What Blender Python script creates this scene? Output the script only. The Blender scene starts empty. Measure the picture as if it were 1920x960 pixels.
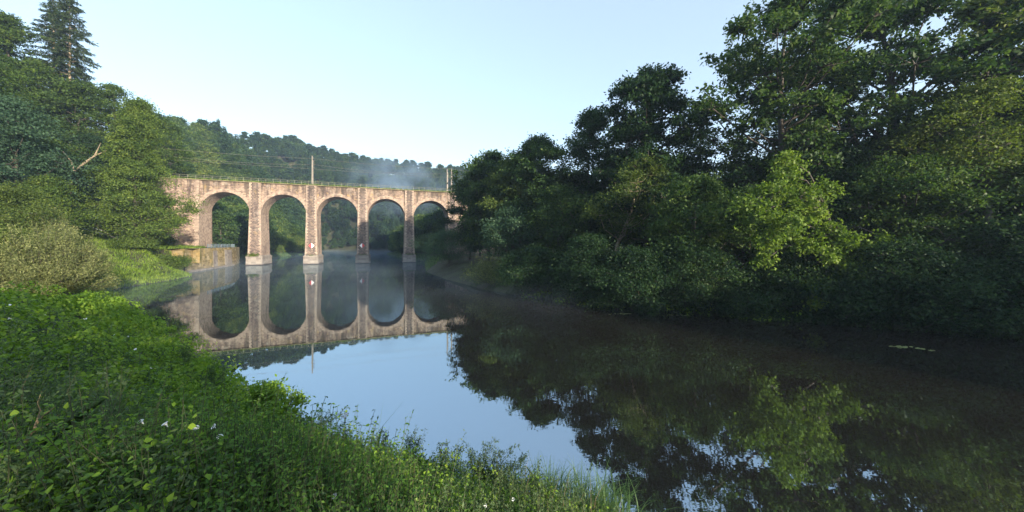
import bpy, math, random
import numpy as np

# ------------------------------------------------------------------ camera, sky, sun, exposure
SC = bpy.context.scene
COL = SC.collection
FPX, HOR, CAMZ = 640.0, 457.0, 6.5          # focal length in photo pixels, horizon row, eye height over the water

cam_data = bpy.data.cameras.new('camera')
cam_data.sensor_width = 36.0
cam_data.lens = 36.0 * FPX / 1920.0
cam_data.shift_y = -(480 - HOR) / 1920.0
cam_data.clip_start = 0.05
cam_data.clip_end = 6000
cam = bpy.data.objects.new('camera', cam_data)
cam.location = (0, 0, CAMZ)
cam.rotation_euler = (math.radians(90), 0, 0)
COL.objects.link(cam)
SC.camera = cam

SUN_EL = math.radians(10.5)
SUN_DIR = np.array([0.70, -0.714, 0.0]) * math.cos(SUN_EL) + np.array([0, 0, math.sin(SUN_EL)])
world = bpy.data.worlds.new('World')
SC.world = world
world.use_nodes = True
wn = world.node_tree
bg = wn.nodes['Background']
sky = wn.nodes.new('ShaderNodeTexSky')
sky.sky_type = 'NISHITA'
sky.sun_disc = False
sky.sun_elevation = SUN_EL
sky.sun_rotation = math.atan2(SUN_DIR[0], SUN_DIR[1])
sky.altitude = 20
sky.air_density = 1.0
sky.dust_density = 0.5
sky.ozone_density = 1.0
# thin even morning veil over the clear sky
veil = wn.nodes.new('ShaderNodeMix'); veil.data_type = 'RGBA'; veil.inputs['Factor'].default_value = 0.5
veil.inputs['B'].default_value = (1.30, 1.55, 1.86, 1)
wn.links.new(sky.outputs[0], veil.inputs['A']); wn.links.new(veil.outputs['Result'], bg.inputs[0])
bg.inputs[1].default_value = 0.15

sun_data = bpy.data.lights.new('sun', 'SUN')
sun_data.energy = 3.5
sun_data.angle = math.radians(0.6)
sun_data.color = (1.0, 0.87, 0.70)
sun = bpy.data.objects.new('sun', sun_data)
from mathutils import Vector, Matrix
sun.rotation_euler = Vector(SUN_DIR).to_track_quat('Z', 'Y').to_euler()
COL.objects.link(sun)

vs = SC.view_settings
SC.display_settings.display_device = 'sRGB'
vs.view_transform = 'Standard'
vs.look = 'None'
vs.gamma = 1
vs.use_curve_mapping = False
vs.exposure = 1.9
SC.cycles.max_bounces = 7
SC.cycles.transparent_max_bounces = 8
SC.cycles.volume_bounces = 0
SC.cycles.use_adaptive_sampling = True

# ------------------------------------------------------------------ helpers
def at(px, d, py=None):
    x = (px - 960.0) / FPX * d
    if py is None:
        return np.array([x, d])
    return np.array([x, d, CAMZ - (py - HOR) / FPX * d])

def norm(a):
    return a / np.maximum(np.linalg.norm(a, axis=-1, keepdims=True), 1e-9)

def smooth(t):
    t = np.clip(t, 0, 1)
    return t * t * (3 - 2 * t)

def np_mesh(name, parts, mats, uv=None):
    """parts: list of (V (n,3), F (m,k), material index)."""
    me = bpy.data.meshes.new(name)
    V, L, LS, LT, MI = [], [], [], [], []
    off = 0; ls = 0
    for (v, f, mi) in parts:
        if len(v) == 0: continue
        f = np.asarray(f)
        V.append(np.asarray(v, dtype=np.float32).reshape(-1, 3))
        L.append((f + off).ravel())
        k = f.shape[1]
        LS.append(ls + np.arange(len(f)) * k)
        LT.append(np.full(len(f), k))
        MI.append(np.full(len(f), mi))
        off += len(V[-1]); ls += f.size
    V = np.concatenate(V); L = np.concatenate(L).astype(np.int32)
    LS = np.concatenate(LS).astype(np.int32); LT = np.concatenate(LT).astype(np.int32); MI = np.concatenate(MI).astype(np.int32)
    me.vertices.add(len(V)); me.vertices.foreach_set('co', V.ravel())
    me.loops.add(len(L)); me.loops.foreach_set('vertex_index', L)
    me.polygons.add(len(LS)); me.polygons.foreach_set('loop_start', LS); me.polygons.foreach_set('loop_total', LT)
    me.polygons.foreach_set('material_index', MI)
    if uv is not None:
        lay = me.uv_layers.new(name='UVMap')
        lay.data.foreach_set('uv', np.asarray(uv, dtype=np.float32).ravel())
    for m in (mats if isinstance(mats, (list, tuple)) else [mats]):
        me.materials.append(m)
    me.update(calc_edges=True)
    me.validate()
    return me

def link(name, me, parent=None, loc=(0, 0, 0), rotz=0.0):
    o = bpy.data.objects.new(name, me)
    o.location = loc
    o.rotation_euler = (0, 0, rotz)
    o.parent = parent
    COL.objects.link(o)
    return o

def tag(o, label=None, cat=None, group=None, kind=None):
    if label: o['label'] = label
    if cat: o['category'] = cat
    if group: o['group'] = group
    if kind: o['kind'] = kind
    return o

class MB:
    """collects quads/tris with box-projected UVs and becomes one mesh object"""
    def __init__(self): self.v = []; self.f = []; self.uv = []
    def quad(self, pts, uv=None):
        b = len(self.v)
        p = [np.asarray(q, float) for q in pts]
        self.v += p
        self.f.append(list(range(b, b + len(p))))
        if uv is None:
            n = np.abs(np.cross(p[1] - p[0], p[2] - p[0]))
            k = int(np.argmax(n))
            uv = [(q[1] + 400, q[2]) if k == 0 else ((q[0], q[2]) if k == 1 else (q[0], q[1] + 800)) for q in p]
        self.uv += uv
    def box(self, x0, x1, y0, y1, z0, z1, dx=0.0, dy=0.0):
        """dx, dy widen the bottom"""
        a = [(x0 - dx, y0 - dy, z0), (x1 + dx, y0 - dy, z0), (x1 + dx, y1 + dy, z0), (x0 - dx, y1 + dy, z0)]
        b = [(x0, y0, z1), (x1, y0, z1), (x1, y1, z1), (x0, y1, z1)]
        for i in range(4):
            j = (i + 1) % 4
            self.quad([a[i], a[j], b[j], b[i]])
        self.quad(b); self.quad(a[::-1])
    def bar(self, p, q, r, n=5):
        V, F = tube(np.array([p, q], float), np.array([r, r]), n)
        for f in F: self.quad([V[i] for i in f])
    def build(self, name, mat, parent=None, loc=(0, 0, 0), rotz=0.0):
        me = bpy.data.meshes.new(name)
        me.from_pydata([tuple(p) for p in self.v], [], self.f)
        lay = me.uv_layers.new(name='UVMap')
        lay.data.foreach_set('uv', np.asarray(self.uv, dtype=np.float32).ravel())
        me.materials.append(mat)
        me.update()
        return link(name, me, parent, loc, rotz)

def tube(path, rad, n=6):
    path = np.asarray(path, float); m = len(path)
    t = norm(np.gradient(path, axis=0))
    ref = np.where(np.abs(t[:, 2:3]) > 0.9, np.array([[1., 0, 0]]), np.array([[0, 0, 1.]]))
    a = norm(np.cross(t, ref)); b = np.cross(t, a)
    ang = np.arange(n) / n * 2 * math.pi
    V = (path[:, None, :] + rad[:, None, None] * (a[:, None, :] * np.cos(ang)[None, :, None] + b[:, None, :] * np.sin(ang)[None, :, None])).reshape(-1, 3)
    F = []
    for i in range(m - 1):
        for j in range(n):
            k = (j + 1) % n
            F.append([i * n + j, i * n + k, (i + 1) * n + k, (i + 1) * n + j])
    return V, np.array(F)

class Wood:
    def __init__(self): self.p = []
    def add(self, path, r0, r1, n=5):
        path = np.asarray(path, float)
        V, F = tube(path, np.linspace(r0, r1, len(path)), n)
        self.p.append((V, F, 0))

def leaves(pos, rng, L, w=0.5, up=0.6, out=None, outw=0.5, droop=0.25, fold=0.12, direction=None):
    N = len(pos)
    n = rng.normal(size=(N, 3)); n[:, 2] += up
    if out is not None: n += out * outw
    n = norm(n)
    if direction is None:
        d = rng.normal(size=(N, 3)); d[:, 2] -= droop
        if out is not None: d += out * 0.5
    else:
        d = direction + rng.normal(size=(N, 3)) * 0.35
    d = norm(d - n * np.sum(n * d, axis=1, keepdims=True))
    s = np.cross(n, d)
    L = (L * rng.uniform(0.65, 1.3, N))[:, None]
    f = n * L * fold
    V = np.stack([pos, pos + d * L * 0.45 + s * L * w * 0.5 + f, pos + d * L, pos + d * L * 0.45 - s * L * w * 0.5 + f], axis=1).reshape(-1, 3)
    return V, np.arange(N * 4).reshape(N, 4)

# ------------------------------------------------------------------ materials
def new_mat(name):
    m = bpy.data.materials.new(name); m.use_nodes = True
    return m, m.node_tree, m.node_tree.nodes['Principled BSDF']

def N(nt, t, **kw):
    n = nt.nodes.new(t)
    for k, v in kw.items(): setattr(n, k, v)
    return n

def ramp(nt, stops):
    r = nt.nodes.new('ShaderNodeValToRGB')
    e = r.color_ramp.elements
    e[0].position, e[0].color = stops[0][0], (*stops[0][1], 1)
    e[1].position, e[1].color = stops[-1][0], (*stops[-1][1], 1)
    for p, c in stops[1:-1]:
        q = e.new(p); q.color = (*c, 1)
    return r

def noise(nt, scale, detail=4, coord='Object', vec=None, rough=0.6):
    n = N(nt, 'ShaderNodeTexNoise'); n.inputs['Scale'].default_value = scale; n.inputs['Detail'].default_value = detail
    n.inputs['Roughness'].default_value = rough
    if vec is None:
        tc = N(nt, 'ShaderNodeTexCoord'); nt.links.new(tc.outputs[coord], n.inputs['Vector'])
    else:
        nt.links.new(vec, n.inputs['Vector'])
    return n

def mixc(nt, fac, a, b, mode='MIX'):
    m = N(nt, 'ShaderNodeMix', data_type='RGBA', blend_type=mode)
    for sock, v in ((m.inputs['Factor'], fac), (m.inputs['A'], a), (m.inputs['B'], b)):
        if hasattr(v, 'links') or hasattr(v, 'is_linked'): nt.links.new(v, sock)
        elif isinstance(v, (int, float)): sock.default_value = v
        else: sock.default_value = (*v, 1)
    return m.outputs['Result']

def leaf_mat(name, dark, mid, light, trans=0.35, clump=0.45, tcol=1.6, spec=0.12, orand=.2):
    """every leaf (mesh island) has its own tone; whole sprays drift between the tones"""
    m, nt, p = new_mat(name)
    g = N(nt, 'ShaderNodeNewGeometry')
    nz = noise(nt, clump, 3)
    oi = N(nt, 'ShaderNodeObjectInfo')
    a = N(nt, 'ShaderNodeMath', operation='MULTIPLY_ADD'); nt.links.new(g.outputs['Random Per Island'], a.inputs[0]); a.inputs[1].default_value = 0.45
    b = N(nt, 'ShaderNodeMath', operation='MULTIPLY_ADD'); nt.links.new(nz.outputs['Fac'], b.inputs[0]); b.inputs[1].default_value = 1.25; b.inputs[2].default_value = -0.44 - orand * .4
    nt.links.new(b.outputs[0], a.inputs[2])
    c = N(nt, 'ShaderNodeMath', operation='MULTIPLY_ADD'); nt.links.new(oi.outputs['Random'], c.inputs[0]); c.inputs[1].default_value = orand; nt.links.new(a.outputs[0], c.inputs[2])
    r = ramp(nt, [(0.1, tuple(x * .95 for x in dark)), (0.5, tuple(x * 1.15 for x in mid)), (0.95, tuple(x * 1.25 for x in light))])
    nt.links.new(c.outputs[0], r.inputs[0])
    nt.links.new(r.outputs[0], p.inputs['Base Color'])
    p.inputs['Roughness'].default_value = 0.5
    p.inputs['Specular IOR Level'].default_value = spec
    t = N(nt, 'ShaderNodeBsdfTranslucent')
    tc = mixc(nt, 1.0, r.outputs[0], (tcol, tcol * 1.05, tcol * 0.45), 'MULTIPLY')
    nt.links.new(tc, t.inputs['Color'])
    mx = N(nt, 'ShaderNodeMixShader'); mx.inputs[0].default_value = trans
    nt.links.new(p.outputs[0], mx.inputs[1]); nt.links.new(t.outputs[0], mx.inputs[2])
    nt.links.new(mx.outputs[0], nt.nodes['Material Output'].inputs['Surface'])
    return m

M = {}
M['oak'] = leaf_mat('oak_leaves', (.022, .045, .012), (.050, .087, .018), (.108, .145, .027))
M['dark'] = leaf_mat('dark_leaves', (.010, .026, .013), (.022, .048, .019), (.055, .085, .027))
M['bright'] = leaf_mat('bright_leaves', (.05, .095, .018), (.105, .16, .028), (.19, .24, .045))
M['olive'] = leaf_mat('olive_leaves', (.034, .058, .016), (.072, .105, .024), (.14, .165, .036))
M['alder'] = leaf_mat('alder_leaves', (.034, .062, .016), (.076, .117, .024), (.145, .178, .036))
M['blue'] = leaf_mat('bluish_leaves', (.022, .05, .03), (.042, .082, .045), (.075, .12, .06))
M['frontalder'] = leaf_mat('front_alder_leaves', (.036, .068, .017), (.088, .134, .027), (.165, .2, .04))
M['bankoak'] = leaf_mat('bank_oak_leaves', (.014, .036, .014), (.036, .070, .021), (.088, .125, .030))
M['willow'] = leaf_mat('willow_leaves', (.05, .07, .03), (.13, .15, .06), (.27, .27, .12), clump=0.9)
M['fir'] = leaf_mat('fir_needles', (.014, .03, .014), (.03, .05, .02), (.06, .08, .03), trans=.15)
M['hill'] = leaf_mat('hill_leaves', (.020, .048, .020), (.062, .108, .030), (.17, .195, .042), clump=0.10, orand=.5)
M['hillpine'] = leaf_mat('hill_pine_needles', (.016, .04, .020), (.034, .07, .03), (.07, .105, .04), trans=.2, clump=.12, orand=.4)
M['nettle'] = leaf_mat('nettle_leaves', (.028, .075, .015), (.078, .155, .028), (.17, .245, .044), clump=1.2)
M['bindweed'] = leaf_mat('bindweed_leaves', (.055, .12, .014), (.125, .215, .026), (.215, .28, .042), clump=1.0)
M['mugwort'] = leaf_mat('mugwort_leaves', (.035, .06, .028), (.07, .11, .05), (.12, .16, .07), clump=1.5)
M['grass'] = leaf_mat('grass_blades', (.06, .11, .018), (.12, .19, .028), (.21, .26, .05), clump=.35)
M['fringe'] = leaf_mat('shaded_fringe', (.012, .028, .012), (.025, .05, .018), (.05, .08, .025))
M['sedge'] = leaf_mat('sedge_blades', (.04, .085, .03), (.08, .14, .055), (.15, .21, .09), clump=.8)

def bark(name, a, b):
    m, nt, p = new_mat(name)
    nz = noise(nt, 3.0, 6)
    r = ramp(nt, [(0.3, a), (0.7, b)]); nt.links.new(nz.outputs['Fac'], r.inputs[0]); nt.links.new(r.outputs[0], p.inputs['Base Color'])
    p.inputs['Roughness'].default_value = 0.85
    return m
M['bark'] = bark('bark', (.03, .024, .018), (.10, .085, .065))
M['palebark'] = bark('pale_bark', (.14, .105, .07), (.36, .29, .20))
M['stem'] = bark('green_stem', (.03, .045, .018), (.07, .08, .03))
M['deadwood'] = bark('dead_wood', (.13, .09, .05), (.30, .23, .12))

# stone
def stone_mat(name, cols, row=0.27, width=0.52, mort=(.30, .25, .19), stain=0.6, stain_col=(.055, .04, .04), lichen=0.0, streak=0.):
    m, nt, p = new_mat(name)
    uvn = N(nt, 'ShaderNodeUVMap')
    wob = noise(nt, 0.9, 3)
    add = N(nt, 'ShaderNodeVectorMath', operation='MULTIPLY_ADD')
    nt.links.new(wob.outputs['Color'], add.inputs[0]); add.inputs[1].default_value = (.22, .16, 0); nt.links.new(uvn.outputs[0], add.inputs[2])
    br = N(nt, 'ShaderNodeTexBrick')
    br.inputs['Scale'].default_value = 1.0
    br.inputs['Row Height'].default_value = row; br.inputs['Brick Width'].default_value = width
    br.inputs['Mortar Size'].default_value = 0.018; br.inputs['Mortar Smooth'].default_value = 0.4
    br.inputs['Color1'].default_value = (0, 0, 0, 1); br.inputs['Color2'].default_value = (1, 1, 1, 1); br.inputs['Mortar'].default_value = (.5, .5, .5, 1)
    nt.links.new(add.outputs[0], br.inputs['Vector'])
    fine = noise(nt, 1.4, 5)
    mixed = mixc(nt, 0.5, br.outputs['Color'], fine.outputs['Fac'])
    r = ramp(nt, cols); nt.links.new(mixed, r.inputs[0])
    col = mixc(nt, br.outputs['Fac'], r.outputs[0], mort)
    # stains with a shape of their own: streaks running down and large weathered patches
    mp = N(nt, 'ShaderNodeMapping'); mp.inputs['Scale'].default_value = (1.0, 1.0, 0.12)
    tc = N(nt, 'ShaderNodeTexCoord'); nt.links.new(tc.outputs['Object'], mp.inputs['Vector'])
    s1 = noise(nt, 0.8, 5, vec=mp.outputs[0]); s2 = noise(nt, 0.16, 4)
    ml = N(nt, 'ShaderNodeMath', operation='MULTIPLY'); nt.links.new(s1.outputs['Fac'], ml.inputs[0]); nt.links.new(s2.outputs['Fac'], ml.inputs[1])
    sr = ramp(nt, [(0.24, (0, 0, 0)), (0.38, (1, 1, 1))]); nt.links.new(ml.outputs[0], sr.inputs[0])
    sm = N(nt, 'ShaderNodeMath', operation='MULTIPLY'); nt.links.new(sr.outputs[0], sm.inputs[0]); sm.inputs[1].default_value = stain
    col = mixc(nt, sm.outputs[0], col, stain_col)
    if lichen:
        l1 = noise(nt, 0.55, 6); lr = ramp(nt, [(0.56, (0, 0, 0)), (0.70, (1, 1, 1))]); nt.links.new(l1.outputs['Fac'], lr.inputs[0])
        lm = N(nt, 'ShaderNodeMath', operation='MULTIPLY'); nt.links.new(lr.outputs[0], lm.inputs[0]); lm.inputs[1].default_value = lichen
        col = mixc(nt, lm.outputs[0], col, (.42, .29, .11))
    if streak:
        sx = N(nt, 'ShaderNodeSeparateXYZ'); nt.links.new(tc.outputs['Object'], sx.inputs[0])
        mr = N(nt, 'ShaderNodeMapRange'); nt.links.new(sx.outputs['Z'], mr.inputs['Value']); mr.inputs['From Min'].default_value = 18.0; mr.inputs['From Max'].default_value = 25.0
        mq = N(nt, 'ShaderNodeMapping'); mq.inputs['Scale'].default_value = (1.6, 1.6, 0.07); nt.links.new(tc.outputs['Object'], mq.inputs['Vector'])
        sn = noise(nt, 0.9, 5, vec=mq.outputs[0]); ad = N(nt, 'ShaderNodeMath', operation='MULTIPLY_ADD'); nt.links.new(mr.outputs[0], ad.inputs[0]); ad.inputs[1].default_value = .32; nt.links.new(sn.outputs['Fac'], ad.inputs[2])
        r2 = ramp(nt, [(0.70, (0, 0, 0)), (0.86, (1, 1, 1))]); nt.links.new(ad.outputs[0], r2.inputs[0])
        m3 = N(nt, 'ShaderNodeMath', operation='MULTIPLY'); nt.links.new(r2.outputs[0], m3.inputs[0]); m3.inputs[1].default_value = streak
        col = mixc(nt, m3.outputs[0], col, (.05, .042, .035))
        pn = noise(nt, 0.35, 5); r4 = ramp(nt, [(0.58, (0, 0, 0)), (0.66, (1, 1, 1))]); nt.links.new(pn.outputs['Fac'], r4.inputs[0])
        m4 = N(nt, 'ShaderNodeMath', operation='MULTIPLY'); nt.links.new(r4.outputs[0], m4.inputs[0]); m4.inputs[1].default_value = .5
        col = mixc(nt, m4.outputs[0], col, (.30, .26, .22))
    nt.links.new(col, p.inputs['Base Color'])
    p.inputs['Roughness'].default_value = 0.9
    p.inputs['Specular IOR Level'].default_value = 0.15
    bp = N(nt, 'ShaderNodeBump'); bp.inputs['Strength'].default_value = 0.5; bp.inputs['Distance'].default_value = 0.06
    h = mixc(nt, 0.35, br.outputs['Fac'], fine.outputs['Fac'])
    inv = N(nt, 'ShaderNodeInvert'); nt.links.new(h, inv.inputs['Color'])
    nt.links.new(inv.outputs[0], bp.inputs['Height']); nt.links.new(bp.outputs[0], p.inputs['Normal'])
    return m

M['stone'] = stone_mat('pink_rubble_stone', [(0.15, (.07, .048, .043)), (0.38, (.175, .122, .098)), (0.6, (.262, .192, .145)), (0.9, (.40, .315, .24))], lichen=.55, stain=.85, streak=.75)
M['piersone'] = stone_mat('weathered_pier_stone', [(0.15, (.04, .034, .034)), (0.45, (.095, .072, .066)), (0.7, (.17, .125, .105)), (0.9, (.30, .24, .19))], stain=.7, lichen=.2, streak=.6)
M['quoin'] = stone_mat('pale_dressed_stone', [(0.15, (.19, .14, .115)), (0.5, (.30, .23, .178)), (0.9, (.43, .345, .27))], row=.42, width=.9, stain=.55)
M['ring'] = stone_mat('pale_arch_stone', [(0.15, (.165, .117, .092)), (0.5, (.275, .205, .158)), (0.9, (.40, .315, .245))], row=.5, width=.55, stain=.6)
M['concrete'] = stone_mat('grey_plinth_stone', [(0.15, (.14, .12, .105)), (0.5, (.21, .185, .16)), (0.9, (.29, .26, .225))], row=.6, width=1.3, stain=.4, mort=(.26, .24, .21))
M['quay'] = stone_mat('mossy_quay_stone', [(0.15, (.11, .085, .04)), (0.45, (.20, .155, .075)), (0.7, (.30, .235, .13)), (0.9, (.42, .36, .26))], row=.5, width=1.2, stain=.75, stain_col=(.075, .075, .022), lichen=.6)
M['coping'] = stone_mat('mossy_coping', [(0.1, (.06, .055, .035)), (0.5, (.14, .125, .07)), (0.9, (.25, .21, .14))], row=.4, width=1.6, stain=.4, stain_col=(.07, .085, .025))

def plain(name, c, rough=0.6, metal=0.0, var=0.25):
    m, nt, p = new_mat(name)
    nz = noise(nt, 2.5, 4)
    r = ramp(nt, [(0.3, tuple(x * (1 - var) for x in c)), (0.7, tuple(min(1, x * (1 + var)) for x in c))])
    nt.links.new(nz.outputs['Fac'], r.inputs[0]); nt.links.new(r.outputs[0], p.inputs['Base Color'])
    p.inputs['Roughness'].default_value = rough; p.inputs['Metallic'].default_value = metal
    return m
M['mast'] = plain('pale_mast_paint', (.165, .145, .12))
M['rail'] = plain('weathered_green_rail', (.27, .27, .19))
M['bluerail'] = plain('blue_grey_rail', (.08, .12, .15))
M['galv'] = plain('grey_rail', (.36, .37, .38))
M['wire'] = plain('wire', (.20, .18, .16))
M['insul'] = plain('dark_insulator', (.05, .04, .035), .35)
M['red'] = plain('red_paint', (.50, .045, .05), .5, var=.1)
M['white'] = plain('white_paint', (.80, .79, .76), .5, var=.05)
M['petal'] = plain('white_petal', (.80, .80, .78), .6, var=.04)
M['lily'] = plain('lily_leaf', (.20, .24, .08), .45)
M['ballast'] = plain('ballast', (.20, .17, .14), .95)
M['seed'] = plain('brown_seed_head', (.16, .11, .07), .9)

def ground_mat():
    m, nt, p = new_mat('wooded_soil')
    a = noise(nt, 0.35, 6); b = noise(nt, 5.0, 5)
    r = ramp(nt, [(0.35, (.022, .020, .012)), (0.5, (.030, .040, .014)), (0.65, (.05, .075, .02))])
    nt.links.new(a.outputs['Fac'], r.inputs[0])
    c = mixc(nt, 0.5, r.outputs[0], mixc(nt, b.outputs['Fac'], (.018, .015, .01), (.07, .075, .028)))
    nt.links.new(c, p.inputs['Base Color']); p.inputs['Roughness'].default_value = 0.95
    bp = N(nt, 'ShaderNodeBump'); bp.inputs['Distance'].default_value = 0.2; nt.links.new(b.outputs['Fac'], bp.inputs['Height']); nt.links.new(bp.outputs[0], p.inputs['Normal'])
    return m
M['soil'] = ground_mat()

def water_mat():
    m, nt, p = new_mat('still_river_water')
    p.inputs['Base Color'].default_value = (.017, .0145, .011, 1)
    p.inputs['Roughness'].default_value = 0.6
    p.inputs['Specular IOR Level'].default_value = 0.0
    gl = N(nt, 'ShaderNodeBsdfGlossy'); gl.inputs['Roughness'].default_value = 0.015; gl.inputs['Color'].default_value = (.76, .90, 1, 1)
    fr = N(nt, 'ShaderNodeFresnel'); fr.inputs['IOR'].default_value = 6.0
    mp = N(nt, 'ShaderNodeMapping'); mp.inputs['Scale'].default_value = (0.5, 1.0, 1)
    tc = N(nt, 'ShaderNodeTexCoord'); nt.links.new(tc.outputs['Object'], mp.inputs['Vector'])
    w1 = noise(nt, 1.6, 3, vec=mp.outputs[0]); w2 = noise(nt, 0.07, 3)
    rp = ramp(nt, [(0.42, (.15, .15, .15)), (0.62, (1, 1, 1))]); nt.links.new(w2.outputs['Fac'], rp.inputs[0])
    bp = N(nt, 'ShaderNodeBump'); bp.inputs['Strength'].default_value = 0.12; bp.inputs['Distance'].default_value = 0.03
    mm = N(nt, 'ShaderNodeMath', operation='MULTIPLY'); nt.links.new(w1.outputs['Fac'], mm.inputs[0]); nt.links.new(rp.outputs[0], mm.inputs[1])
    nt.links.new(mm.outputs[0], bp.inputs['Height'])
    nt.links.new(bp.outputs[0], gl.inputs['Normal'])
    mx = N(nt, 'ShaderNodeMixShader'); nt.links.new(fr.outputs[0], mx.inputs[0])
    nt.links.new(p.outputs[0], mx.inputs[1]); nt.links.new(gl.outputs[0], mx.inputs[2])
    nt.links.new(mx.outputs[0], nt.nodes['Material Output'].inputs['Surface'])
    return m
M['water'] = water_mat()

# ------------------------------------------------------------------ terrain
SHORE = np.array([
    (60, -90), (30, -50), (16, -14), (8, 0), (4.1, 6.4), (2.1, 8.1), (0.8, 8.9), (-2.8, 9.7), (-6, 10.9), (-11.2, 14.4), (-15.5, 17.6), (-22.5, 22.3),
    (-36.5, 34), (-51, 44), (-56, 47), (-60.5, 61), (-63.5, 68), (-73.2, 74.9), (-75.2, 77), (-85.9, 102), (-89.0, 107.5), (-97.5, 125), (-110, 160), (-122, 198),
    (-138, 240), (-164, 300), (-128, 306), (-100, 285), (-76, 208), (-48, 150), (-31, 122), (-24, 95), (-19.6, 78), (-12, 62), (-3, 47), (6.9, 36.8),
    (20.7, 30), (34, 23.4), (50, 10), (68, -15), (120, -90)], float)

def shore_dist(x, y):
    """distance to the river's edge, positive on land"""
    P = np.stack([x, y], -1)
    best = np.full(x.shape, 1e9); inside = np.zeros(x.shape, bool)
    n = len(SHORE)
    for i in range(n):
        a, b = SHORE[i], SHORE[(i + 1) % n]
        ab = b - a
        t = np.clip(((P - a) @ ab) / (ab @ ab), 0, 1)
        best = np.minimum(best, np.linalg.norm(P - a - t[..., None] * ab, axis=-1))
        c = ((a[1] > y) != (b[1] > y)) & (x < (b[0] - a[0]) * (y - a[1]) / (b[1] - a[1] + 1e-12) + a[0])
        inside ^= c
    return np.where(inside, -best, best)

# bank anchors: x, y, height of the bank, width of its slope
BANK = np.array([(0, 3, 4.4, 7.5), (-12, 10, 4.2, 7.5), (-24, 16, 3.6, 7), (-40, 28, 2.6, 9), (-60, 45, 4.8, 14), (-68, 60, 5.4, 12), (-72, 66, 5.6, 7), (-77, 80, 5.2, 0.8), (-86, 98, 5.2, 0.6),
                 (-92, 112, 5.0, .8), (-100, 125, 3, 4), (-130, 190, 2, 8), (-190, 300, 2, 8), (-70, 220, 2, 8), (-30, 125, 2.5, 8), (-18, 85, 2, 5), (8, 42, 1.7, 5), (25, 34, 1.7, 5), (45, 22, 1.8, 5), (90, -40, 2, 6),
                 (20, -30, 4.4, 8)], float)
# the hill, by direction from the camera: photo column, toe distance, ridge distance, ridge height
HILL = np.array([(-900, 40, 95, 40), (-250, 44, 95, 40), (0, 55, 98, 40), (115, 56, 115, 44), (240, 60, 150, 50), (320, 112, 185, 55), (350, 118, 205, 62), (450, 145, 290, 86), (500, 165, 345, 98),
                 (560, 215, 390, 106), (640, 300, 415, 99), (720, 300, 415, 89), (800, 300, 430, 88), (870, 300, 450, 88), (1000, 300, 470, 80), (1300, 300, 480, 62), (2200, 300, 480, 55), (4000, 200, 480, 50)], float)

def gz(x, y):
    x = np.atleast_1d(np.asarray(x, float)); y = np.atleast_1d(np.asarray(y, float))
    s = shore_dist(x, y)
    w = 1.0 / ((x[..., None] - BANK[:, 0]) ** 2 + (y[..., None] - BANK[:, 1]) ** 2 + 4.0) ** 1.6
    w /= w.sum(-1, keepdims=True)
    bh = w @ BANK[:, 2]; bw = w @ BANK[:, 3]
    t = np.clip(s / bw, 0, 1)
    bank = bh * (0.55 * np.sqrt(t) * t + 0.45 * smooth(t)) + 0.25 * np.clip(s, 0, 1)
    px = np.where(y > 5, 960 + FPX * x / np.maximum(y, 5), np.where(x < 0, -900, 4000))
    toe = np.interp(px, HILL[:, 0], HILL[:, 1]); rid = np.interp(px, HILL[:, 0], HILL[:, 2]); rh = np.interp(px, HILL[:, 0], HILL[:, 3])
    dd = np.where(y > 5, y, np.hypot(x, y) * 0.7)
    k = np.clip((dd - toe) / (rid - toe), 0, 1)
    hill = rh * (0.75 * k + 0.25 * smooth(k)) * smooth((s - 4) / 20)
    hill = np.minimum(hill, np.maximum(0, s - 3) * 1.15)
    z = bank + hill
    # uneven ground
    z = z + np.clip(s, 0, 3) / 3 * (0.18 * np.sin(x * 1.3 + y * .7) * np.sin(y * 1.1 - x * .4) + 0.8 * np.clip(hill / 20, 0, 1) * np.sin(x * .11) * np.sin(y * .13))
    return np.where(s > 0, z, np.maximum(-2.2, s * 0.6) - 0.05)

def gz1(x, y): return float(gz(x, y)[0])

def axis(lo, hi, n, c, fine):
    a = math.asinh((lo - c) / fine); b = math.asinh((hi - c) / fine)
    return c + fine * np.sinh(np.linspace(a, b, n))
gx = axis(-1500, 1500, 420, -30, 28); gy = axis(-700, 1800, 420, 40, 34)
GX, GY = np.meshgrid(gx, gy)
GZ = gz(GX.ravel(), GY.ravel())
nx = len(gx)
idx = (np.arange(len(gy) - 1)[:, None] * nx + np.arange(nx - 1)[None, :]).ravel()
F = np.stack([idx, idx + 1, idx + 1 + nx, idx + nx], 1)
gme = np_mesh('ground', [(np.stack([GX.ravel(), GY.ravel(), GZ], 1), F, 0)], M['soil'])
gme.polygons.foreach_set('use_smooth', np.ones(len(gme.polygons), bool))
tag(link('ground', gme), kind='structure')
wm = np_mesh('river_water', [(np.array([(-260, -120, 0), (160, -120, 0), (160, 330, 0), (-260, 330, 0)]), np.array([[0, 1, 2, 3]]), 0)], M['water'])
tag(link('river_water', wm), kind='structure')

# ------------------------------------------------------------------ viaduct
TH = math.radians(20.0)
U = np.array([math.cos(TH), math.sin(TH)]); Vv = np.array([-math.sin(TH), math.cos(TH)])
BAY, PW, W, SPR, TOP = 15.0, 2.9, 7.6, 15.8, 25.0
RAD = (BAY - PW) / 2
V0 = np.array([-92.2, 98.6])                                  # foot of the first pier's front face centre line
def via(u, v, z): return (V0[0] + U[0] * u + Vv[0] * v, V0[1] + U[1] * u + Vv[1] * v, z)
root = bpy.data.objects.new('stone_viaduct', None); COL.objects.link(root)
root.location = (V0[0], V0[1], 0); root.rotation_euler = (0, 0, TH)
tag(root, 'long pink stone railway viaduct with tall round arches crossing the river', 'viaduct')

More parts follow.
